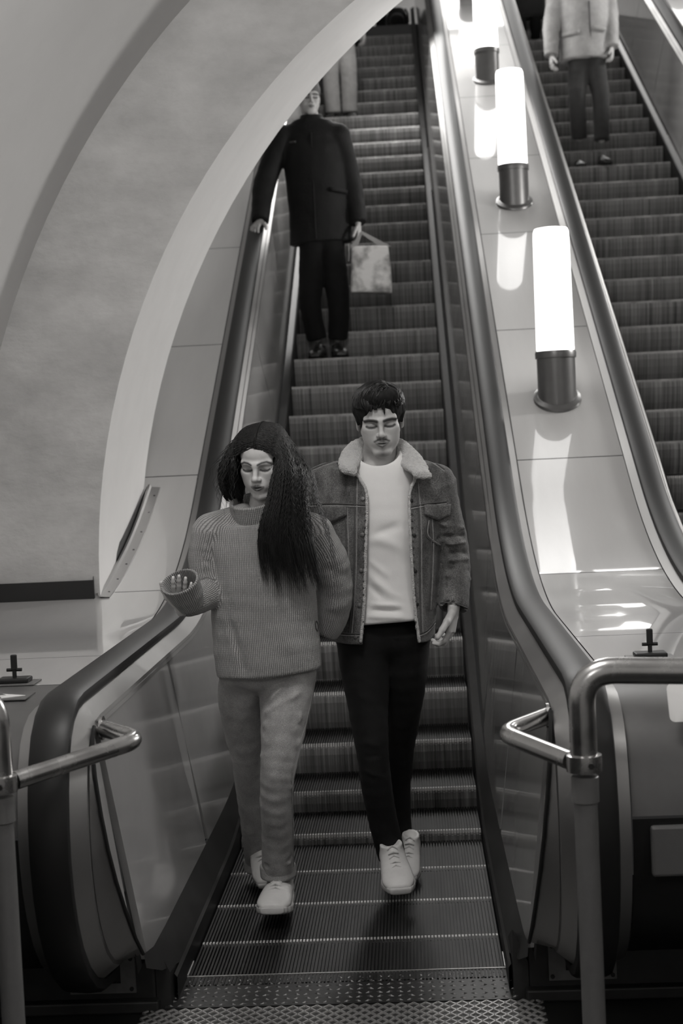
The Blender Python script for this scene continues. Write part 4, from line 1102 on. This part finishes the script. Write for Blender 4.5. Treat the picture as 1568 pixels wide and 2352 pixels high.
    for i, (x0, y0, x1, y1, a) in enumerate(((1000, 1200, 1068, 1215, .010), (1005, 1235, 1070, 1228, -.010), (1010, 1250, 1075, 1245, .010), (1012, 1272, 1074, 1268, -.008), (1015, 1290, 1076, 1283, .010), (1015, 1305, 1074, 1310, -.007), (1020, 1322, 1077, 1330, .009), (1018, 1345, 1072, 1352, -.006), (1020, 1362, 1070, 1372, .006),
                                             (1005, 1160, 1055, 1200, .007), (1000, 1180, 1040, 1215, -.006))):
        fo.append((W(x0, y0, .78), W(x1, y1, .82), .0080, a*1.9))
    for (x0, y0, x1, y1, a) in ((985, 1290, 995, 1420, .007), (970, 1300, 972, 1440, -.005), (800, 1230, 795, 1400, .006), (780, 1240, 775, 1420, -.006), (740, 1110, 790, 1140, .004), (955, 1120, 1000, 1135, .004)):
        fo.append((W(x0, y0, .69), W(x1, y1, .69), .014, a))
    ja, JV, JQ = garment('denim_jacket', S, denim_m, e, [(.0022, Waves(31, 45)), (.0010, Waves(32, 120))], fo)
    bv = bvh_of(JV, JQ)
    for nm, pts in (('yoke_seam', [(712, 1158), (770, 1157), (842, 1160)]), ('yoke_seam', [(938, 1165), (975, 1158), (1025, 1152)]), ('placket_seam', [(815, 1100), (814, 1200), (812, 1330), (803, 1455)]), ('placket_seam', [(955, 1110), (962, 1200), (963, 1330), (966, 1455)]),
                    ('waist_seam', [(765, 1452), (800, 1455), (836, 1456)]), ('waist_seam', [(956, 1458), (980, 1448), (1000, 1425)]), ('shoulder_seam', [(712, 1080), (745, 1066), (778, 1056)]), ('shoulder_seam', [(958, 1050), (990, 1058), (1020, 1078)]),
                    ('front_seam', [(792, 1165), (795, 1300), (782, 1450)]), ('front_seam', [(985, 1165), (990, 1260), (984, 1400)]), ('front_seam', [(980, 1195), (978, 1230), (1005, 1252)]), ('cuff_seam', [(1012, 1385), (1040, 1384), (1072, 1396)])):
        seam(nm, bv, pts, .0030, thread_m, ja, .0004, 20)
        seam(nm, bv, [(x+(0 if 'yoke' in nm or 'waist' in nm or 'cuff' in nm or 'shoulder' in nm else 5), y+(5 if 'yoke' in nm or 'waist' in nm or 'cuff' in nm or 'shoulder' in nm else 0)) for x, y in pts], .0026, seamhi_m, ja, .0006, 20)
    for q, tp in ((((731, 1164), (797, 1163), (797, 1182), (731, 1184)), 18), (((973, 1160), (1031, 1157), (1030, 1180), (973, 1180)), 14)):
        patch('pocket_flap', bv, q, denim_m, ja, .008, tip=tp)
    for x, y in ((833, 1146), (832, 1228), (829, 1310), (825, 1390), (817, 1462)): button(bv, x, y, .0075, plate_m, ja)
    for x, y in ((944, 1150), (951, 1230), (953, 1312), (957, 1388), (764, 1183), (1006, 1177)): button(bv, x, y, .0065, black_m, ja)
    for i in range(18):
        y = 1180+i*15.5; button(bv, 839-(y-1180)*.022, y, .0036, thread_m, ja); button(bv, 945+(y-1180)*.040, y, .0032, thread_m, ja)
    # sherpa collar and edging
    for sd in (-1, 1):
        S = Sdf(.0042)
        if sd < 0:
            pts = [W(872, 1020, .93), W(836, 1024, .90), W(812, 1042, .82), W(800, 1066, .735), W(802, 1080, .685)]; rx = [.030, .034, .040, .038, .028]; sides = [(0, -.3, 1), (-.5, -.3, .8), (-.85, -.3, .35), (-1, -.1, -.05), (-1, 0, -.15)]
        else:
            pts = [W(872, 1020, .93), W(908, 1024, .90), W(932, 1046, .82), W(955, 1072, .735), W(966, 1087, .685)]; rx = [.030, .034, .040, .042, .034]; sides = [(0, -.3, 1), (.5, -.3, .8), (.85, -.3, .35), (1, -.1, -.15), (1, 0, -.35)]
        S.tube(pts, rx, [.014, .015, .016, .016, .014], np.array(sides, float), .006, n=16, cap=.9)
        if sd < 0: S.cone(W(786, 1074, .69), W(812, 1086, .68), .012, .013, .012)
        else: S.cone(W(984, 1093, .69), W(958, 1091, .675), .012, .014, .012)
        garment('sherpa_collar', S, sherpa_m, ja, [(.0022, Waves(41+sd, 260)), (.0014, Waves(44+sd, 500))])
    for edge, sgn in ((lw, 1), (rw, -1)):
        P = []
        for p, r_ in zip(edge[1:], ed[1:]):
            px = r_[1] if sgn > 0 else r_[2]; h = onto(bv, px-sgn*3, r_[0] if r_[0] < 1490 else 1474, .0)
            P.append(h[0] if h is not None else p)
        S = Sdf(.0035); S.tube(P, .0055, .008, (1, 0, 0), .004, n=26, cap=.8); garment('sherpa_edging', S, sherpa_m, ja, [(.0012, Waves(50, 300))])
    # trousers
    S = Sdf(.006)
    S.tube([W(838, 1450, .84), W(838, 1530, .82), W(845, 1620, .78), W(855, 1720, .73), W(864, 1800, .73), W(880, 1890, .77), W(900, 1966, .80)], [.105, .092, .075, .059, .055, .053, .051], [.11, .10, .085, .07, .064, .058, .056], k=.012, n=20, cap=.15)
    S.tube([W(925, 1450, .86), W(928, 1530, .88), W(925, 1620, .94), W(917, 1720, 1.02), W(912, 1800, 1.08), W(915, 1890, 1.10), W(925, 1962, 1.08)], [.095, .088, .070, .056, .052, .050, .050], [.11, .10, .085, .07, .064, .058, .056], k=.012, n=20, cap=.15)
    S.ell(W(880, 1460, .85), (.165, .12, .09), .03)
    fo = [(W(820, 1700, .66), W(885, 1720, .66), .012, .006), (W(825, 1740, .66), W(890, 1735, .66), .010, -.005), (W(830, 1770, .66), W(892, 1790, .66), .01, .005), (W(800, 1550, .7), W(880, 1580, .7), .014, .005), (W(790, 1580, .7), W(850, 1610, .7), .012, .004), (W(850, 1900, .7), W(915, 1910, .7), .01, .005)]
    garment('trousers', S, blackt_m, e, [(.002, Waves(61, 40))], fo)
    shoe(e, (.142, .80, .125), (.176, .545, .058), (-.05, -.4, 1), 1.30)
    shoe(e, (.212, 1.10, .085), (.190, .86, .004), (.1, .3, 1), 1.1)
    # hair
    S = Sdf(.003); S.frame(HO, HT, hs)
    S.ell((0, .020, .056), (.097, .104, .086), .01); S.ell((.01, -.040, .104), (.070, .054, .036), .025); S.ell((0, .055, -.005), (.076, .062, .070), .02)
    for x in (-1, 1): S.cone((x*.083, -.012, .05), (x*.079, -.008, -.002), .013, .006, .012)
    S.ell((0, -.108, .010), (.061, .062, .068), .012, 's'); S.ell((0, -.02, -.12), (.09, .09, .085), .01, 's')
    for x in (-1, 1): S.ell((x*.090, .016, -.014), (.014, .022, .032), .006, 's')
    S.frame()
    hm, HV, HQ = garment('hair', S, hair_m, e, [(.0025, Waves(71, 160)), (.0012, Waves(72, 320))])
    r = np.random.default_rng(9); n = 1100; K = 12
    th = r.uniform(-.2, 1.0, n); q = r.uniform(-1, 1, n)
    # combed from a side parting across the forehead
    x0 = q*.075; yb = r.uniform(-.060, .105, n)
    P = np.zeros((n, 4, 3))
    def cap(x, y):
        s = np.clip(1-(x/.098)**2-((y-.020)/.106)**2, .02, 1); return .056+.088*np.sqrt(s)
    hb = bvh_of(HV, HQ)
    for j, (dx, dy) in enumerate(((0, 0), (.014, -.014), (.030, -.028), (.044, -.044))):
        sx = np.sign(x0-.035); xx = np.clip(x0+sx*dx*.9, -.09, .09); yy = np.maximum(yb+dy, -.086); P[:, j] = np.stack([xx, yy, cap(xx, yy)], 1)
    P = HO+(P*hs)@HT.T
    for i in range(n):
        for j in range(4):
            c_, n_, _, _ = hb.find_nearest(Vector(P[i, j])); P[i, j] = np.array(c_)+np.array(n_)*(.0005+.0030*(j in (1, 2)))
    out = np.stack([crom(P[i], np.linspace(0, 3, K)) for i in range(n)])
    # loose fringe locks
    FR = []
    for cx, cz, wd, dn in ((-.050, .078, .012, .020), (-.036, .076, .010, .016), (-.018, .080, .012, .014), (.012, .082, .006, .034), (.006, .084, .008, .018), (.030, .088, .010, .008)):
        for i in range(22):
            x = cx+r.uniform(-1, 1)*wd; p0 = V3(x*1.0, -.072, cz+.026); p1 = V3(x+.002, -.086, cz+.008); p2 = V3(x+.004-(x-cx)*.6, -.089, cz-dn*r.uniform(.5, 1)); p3 = p2+V3(.001, .001, -.004)
            FR.append(crom(HO+(np.array([p0, p1, p2, p3])*hs)@HT.T, np.linspace(0, 3, K)))
    allp = np.concatenate([out, np.array(FR)])
    ribbons('strands', allp, np.ones((len(allp), K))*.0013*np.clip((1-np.linspace(0, 1, K))*4, .2, 1)[None], hairb_m, hm)
    return e

# ------------------------------------------------------------------ the other passengers
def passenger(label, J, coat, legs, hem, skin=.45, hat=None, hair=True, coat_r=.20, leg_r=.075, arm_r=.062, head_rot=(0, 8), bare_hands=True, curl=(.6, .7, .75, .8), res=.010, shoes_m=None, puffy=0., fold=(), hs=.98):
    """J: neck, hips, shoulders/elbows/wrists (l, r as seen in the picture), knees, ankles, soles; all in metres"""
    e = empty('person', (0, 0, 0), label, 'person'); J = {k: np.asarray(v, float) for k, v in J.items()}
    HO = J['head']; HT = rot('Z', head_rot[0])@rot('X', head_rot[1])
    B = Sdf(.0036); head_sdf(B, HO, HT, hs, True); B.cone(HO+HT@V3(0, .02, -.05), J['neck'], .055, .06, .02)
    V, Q = B.mesh(); V = relax(V, Q, 1, .3); col = face_colour(V, B, HO, HT, hs, skin)
    for sd, n in (('l', V3(1, .2, 0)), ('r', V3(-1, .2, 0))):
        H = Sdf(.004); d = J.get('hand_'+sd, J['wr_'+sd]-J['el_'+sd]); pn = J.get('palm_'+sd, n)
        hand_sdf(H, J['wr_'+sd], d, pn, .19, curl, .04, 1. if sd == 'r' else -1., .5)
        Vh, Qh = H.mesh(); Q = np.concatenate([Q, Qh+len(V)]); V = np.concatenate([V, Vh]); col = np.concatenate([col, np.full(len(Vh), skin)])
    I = Sdf(.016); I.cone(J['neck'], J['hip'], .06, .08, .02)
    for sd in 'lr':
        I.cone(J['neck']-V3(0, 0, .06), J['sh_'+sd], .05, .04, .02); I.cone(J['sh_'+sd], J['el_'+sd], .035, .03, .02); I.cone(J['el_'+sd], J['wr_'+sd], .03, .024, .02)
        I.cone(J['hip'], J['kn_'+sd], .06, .04, .02); I.cone(J['kn_'+sd], J['an_'+sd], .04, .03, .02)
    Vi, Qi = I.mesh()
    obj_np('body', np.concatenate([V, Vi]), np.concatenate([Q, Qi+len(V)]), skin_m, e, col=np.concatenate([col, np.full(len(Vi), skin)]))
    S = Sdf(res); nk, hp = J['neck'], J['hip']; ch = nk*.72+hp*.28; bt = np.array([hp[0], hp[1], hem])
    sw = np.linalg.norm(J['sh_l']-J['sh_r'])/2
    S.tube([nk+V3(0, 0, .02), nk-V3(0, 0, .05), ch, hp*.75+nk*.25, bt], [.085, sw*.9, coat_r*1.02, coat_r*.98, coat_r*1.05], [.085, .11, .145+puffy, .145+puffy, .15+puffy], k=.02, cap=.12, n=12)
    S.tube([nk-V3(0, 0, .02), nk+V3(0, -.01, .055)], [.085, .082], [.085, .085], k=.02, cap=.2)
    for sd in 'lr':
        S.cone(nk-V3(0, 0, .07), J['sh_'+sd], .06, arm_r, .03)
        S.tube([J['sh_'+sd], J['el_'+sd], J['wr_'+sd]], [arm_r*1.05, arm_r, arm_r*.80], [arm_r*1.05, arm_r, arm_r*.80], (1, .3, 0), .015, cap=.2, n=9)
    g, GV, GQ = garment('coat', S, coat, e, [(.005+puffy*.12, Waves(81, 22)), (.002, Waves(82, 60))], fold)
    S = Sdf(res)
    for sd in 'lr':
        hpx = J['hip']+(J['kn_'+sd]-J['hip'])*V3(.55, .3, 0); hpx[2] = J['hip'][2]
        S.tube([hpx, hpx*.4+J['kn_'+sd]*.6, J['kn_'+sd], J['an_'+sd]], [leg_r*1.25, leg_r*1.08, leg_r*.92, leg_r*.85], [leg_r*1.35, leg_r*1.15, leg_r, leg_r*.88], k=.006, cap=.15, n=10)
    S.ell(J['hip'], (.15, .11, .10), .03)
    garment('trousers', S, legs, e, [(.004, Waves(83, 30)), (.002, Waves(84, 80))])
    for sd in 'lr':
        t = J['toe_'+sd]; h = J['heel_'+sd]; shoe(e, h, t, (0, 0, 1), 1.1, white=False, laces=False)
    if hat is not None:
        S = Sdf(.005); S.frame(HO, HT, hs); S.ell((0, .020, .058), (.088, .106, .082), .01); S.ell((0, -.04, -.03), (.12, .16, .072), .006, 's'); S.frame()
        garment('knit_cap', S, hat, e, [(.001, Waves(85, 200))])
    elif hair:
        S = Sdf(.005); S.frame(HO, HT, hs); S.ell((0, .022, .050), (.084, .100, .080), .01); S.ell((0, .05, -.01), (.076, .062, .065), .02); S.ell((0, -.105, .005), (.062, .062, .068), .01, 's'); S.ell((0, -.02, -.12), (.09, .09, .08), .01, 's'); S.frame()
        garment('hair', S, hair_m, e, [(.002, Waves(86, 150))])
    return e, g, GV, GQ
def std_pose(feet_x, y, z, H=1.80, lean=0., gap=.10, heads=(0, 8), arms=None):
    """relaxed standing pose on a tread at height z; y is the middle of the feet"""
    x = feet_x; u = H/1.8
    J = dict(head=(x+lean*1.0, y, z+1.66*u), neck=(x+lean*.9, y+.03, z+1.50*u), hip=(x+lean*.3, y+.02, z+.93*u))
    for sd, s_ in (('l', -1), ('r', 1)):
        J['sh_'+sd] = (x+lean*.9+s_*.19*u, y+.03, z+1.42*u); J['el_'+sd] = (x+lean*.6+s_*.25*u, y+.04, z+1.13*u); J['wr_'+sd] = (x+lean*.4+s_*.26*u, y-.03, z+.88*u)
        J['kn_'+sd] = (x+s_*gap*1.05, y-.02, z+.50*u); J['an_'+sd] = (x+s_*gap, y+.02, z+.11)
        J['heel_'+sd] = (x+s_*gap, y+.09, z+.0); J['toe_'+sd] = (x+s_*(gap+.03), y-.19, z+.0)
    return J
def step_under(xc, phase, y):
    """height of the tread that carries a point at depth y"""
    best = 0.
    for k in range(0, 40):
        yy, zz = step_pos(S0+.4*(k-1+phase))
        if yy <= y: best = zz
    return best
def build_passengers():
    W = at
    # man in the black coat on the main escalator, hand on the left handrail, bag in the other hand
    yc = 5.92; z = step_under(0, 0, yc-.15)
    J = dict(head=W(709, 228, yc), neck=W(716, 285, yc+.03), hip=W(738, 560, yc+.03), sh_l=W(652, 312, yc+.02), sh_r=W(776, 308, yc+.02), el_l=W(608, 420, yc-.02), wr_l=W(597, 508, yc-.20),
             el_r=W(806, 425, yc+.05), wr_r=W(822, 512, yc-.02), kn_l=W(712, 700, yc-.04), kn_r=W(778, 695, yc-.02), an_l=W(728, 778, yc+.0), an_r=W(776, 778, yc+.02))
    J['hand_l'] = V3(-.30, -.75, -.5); J['palm_l'] = V3(-.10, -.4, -1); J['hand_r'] = V3(.05, -.1, -1)
    J['heel_l'] = V3(W(738, 800, yc+.08)[0], yc+.10, z); J['toe_l'] = V3(W(722, 815, yc-.18)[0], yc-.19, z); J['heel_r'] = V3(W(772, 800, yc+.08)[0], yc+.10, z); J['toe_r'] = V3(W(785, 815, yc-.18)[0], yc-.19, z)
    e, g, GV, GQ = passenger('man in a black coat and knit cap gripping the left handrail, carrying a bag', J, coat_m, blackt_m, W(740, 556, yc)[2], hat=cloth('cap_knit', .12, .2, 40), coat_r=.215, leg_r=.082, arm_r=.078, head_rot=(14, 4), curl=(.55, .6, .62, .65))
    bv = bvh_of(GV, GQ)
    seam('zip_flap', bv, [(714, 305), (717, 400), (722, 500), (727, 558)], .006, coat_m, g, .002, 12)
    patch('chest_logo', bv, ((665, 325), (680, 323), (680, 328), (665, 330)), cloth('logo_thread', .06), g, .002, 3, 2)
    patch('pocket_flap', bv, ((755, 430), (798, 438), (797, 446), (754, 438)), coat_m, g, .01, 5, 3)
    b_ = MB(); p = W(800, 560, yc-.18); b_.tube([p, p-V3(0, 0, .06), p-V3(.005, 0, .12)], .004, 6); b_.build('pull_cord', mat('cord_grey', .3), g)
    # carrier bag
    bag = empty('carrier_bag', (0, 0, 0), 'pale printed carrier bag hanging from the hand of the man in black', 'bag')
    cy = yc-.08; S = Sdf(.006)
    S.tube([W(850, 566, cy), W(851, 600, cy), W(853, 650, cy), W(853, 672, cy)], [.125, .135, .142, .140], [.028, .055, .07, .06], k=.005, cap=.12, n=10, pw=3.)
    bm_ = bpy.data.materials.new('bag_print'); bm_.use_nodes = True; nt = bm_.node_tree; bs = nt.nodes['Principled BSDF']; bs.inputs['Roughness'].default_value = .45
    tc = nt.nodes.new('ShaderNodeTexCoord'); no = nt.nodes.new('ShaderNodeTexNoise'); no.inputs['Scale'].default_value = 9; no.inputs['Detail'].default_value = 3; cr = nt.nodes.new('ShaderNodeValToRGB')
    cr.color_ramp.elements[0].position = .36; cr.color_ramp.elements[0].color = G(.30); cr.color_ramp.elements[1].position = .56; cr.color_ramp.elements[1].color = G(.88)
    nt.links.new(tc.outputs['Object'], no.inputs[0]); nt.links.new(no.outputs[0], cr.inputs[0]); nt.links.new(cr.outputs[0], bs.inputs['Base Color'])
    bo, BV, BQ = garment('bag_body', S, bm_, bag, [(.004, Waves(91, 25)), (.0015, Waves(92, 70))])
    top_p = W(829, 533, cy+.02)
    for x in (812, 888):
        b_ = MB(); a = W(x, 568, cy); b_.sweep([(a*(1-t)+top_p*t, V3(.022*(1-t)+.008, 0, .006), V3(0, .003, 0)) for t in np.linspace(0, 1, 6)], [(-1, -1), (1, -1), (1, 1), (-1, 1)]); b_.build('handle', mat('bag_film', .34, .4), bag)
    # pale-trousered passenger higher up, mostly behind the arch
    yc = 10.52; z = step_under(0, 0, yc-.12)
    J = std_pose(W(783, 236, yc)[0], yc, z, 1.78, 0., .085)
    passenger('passenger in pale trousers high on the left escalator, torso hidden by the arch', J, dark_m, pale_m, z+.78, coat_r=.21, leg_r=.088)
    # passenger on the upper landing
    yc = 13.5; J = std_pose(W(862, 60, yc)[0]-.02, yc, Z_TOP, 1.75, 0., .09)
    passenger('passenger in dark clothes standing on the upper landing beside a black bag', J, dark_m, blackt_m, Z_TOP+.6, coat_r=.21, leg_r=.08, res=.014)
    bg = empty('backpack', tuple(V3(W(912, 60, 13.3)[0], 13.3, Z_TOP)), 'rounded black backpack standing on the upper landing', 'bag')
    S = Sdf(.010); S.tube([(0, 0, .03), (0, 0, .16), (0, .01, .25)], [.12, .125, .085], [.08, .085, .06], k=.01, cap=.6, n=8); S.ell((0, -.08, .11), (.085, .05, .08), .02)
    V, Q = S.mesh(); obj_np('pack', V, Q, dark_m, bg)
    b_ = MB(); b_.tube([(.1, -.05, .25), (.13, -.03, .2), (.135, -.04, .1), (.11, -.05, .03)], .012, 8); b_.build('strap', dark_m, bg, True)
    # man in the grey parka on the other escalator
    yc = 8.95; xs = W(1357, 345, yc-.1)[0]; z = step_under(2.16, .65, yc-.1)
    J = std_pose(xs, yc, z, 1.80, -.06, .10)
    J.update(hip=W(1343, 130, yc+.02), sh_l=W(1292, -42, yc+.02), sh_r=W(1385, -45, yc+.02), neck=W(1340, -70, yc+.02), head=W(1338, -112, yc), el_l=W(1267, 45, yc+.03), wr_l=W(1266, 128, yc-.06), el_r=W(1398, 35, yc+.03), wr_r=W(1404, 108, yc-.06),
             kn_l=W(1325, 225, yc-.05), kn_r=W(1379, 220, yc-.05), an_l=W(1330, 318, yc+.03), an_r=W(1381, 322, yc-.06))
    J['heel_l'] = V3(J['an_l'][0], yc+.12, z); J['toe_l'] = V3(J['an_l'][0]-.01, yc-.15, z); J['heel_r'] = V3(J['an_r'][0], yc+.0, z+.01); J['toe_r'] = V3(J['an_r'][0]+.02, yc-.27, z+.0)
    f_ = [(W(1300, 75, yc-.2), W(1330, 85, yc-.2), .03, .02), (W(1365, 20, yc-.2), W(1370, 120, yc-.2), .02, -.02), (W(1340, 20, yc-.2), W(1345, 120, yc-.2), .02, -.025), (W(1262, 60, yc-.1), W(1275, 70, yc-.1), .02, -.012), (W(1262, 95, yc-.1), W(1278, 90, yc-.1), .02, -.012)]
    e, g, GV, GQ = passenger('man in a puffy grey parka and dark trousers on the right escalator', J, parka_m, cloth('dark_trousers', .03), W(1340, 138, yc)[2], coat_r=.215, leg_r=.082, arm_r=.082, puffy=.03, fold=f_)
    bv = bvh_of(GV, GQ); seam('zip_line', bv, [(1352, 2), (1354, 60), (1358, 130)], .008, thread_m, g, .002, 8)
    patch('pocket_flap', bv, ((1292, 78), (1330, 68), (1331, 76), (1293, 86)), parka_m, g, .012, 6, 3); patch('pocket_flap', bv, ((1360, 60), (1388, 64), (1388, 72), (1360, 68)), parka_m, g, .012, 6, 3)
    # passenger at the very top of the right escalator
    yc = 12.55; z = step_under(2.16, .65, yc-.1); J = std_pose(W(1212, 50, yc)[0], yc, z, 1.75, 0., .08)
    passenger('passenger in black at the top edge behind the man in the parka', J, dark_m, blackt_m, z+.35, coat_r=.20, leg_r=.075, res=.014)
build_woman()
build_man()
build_passengers()
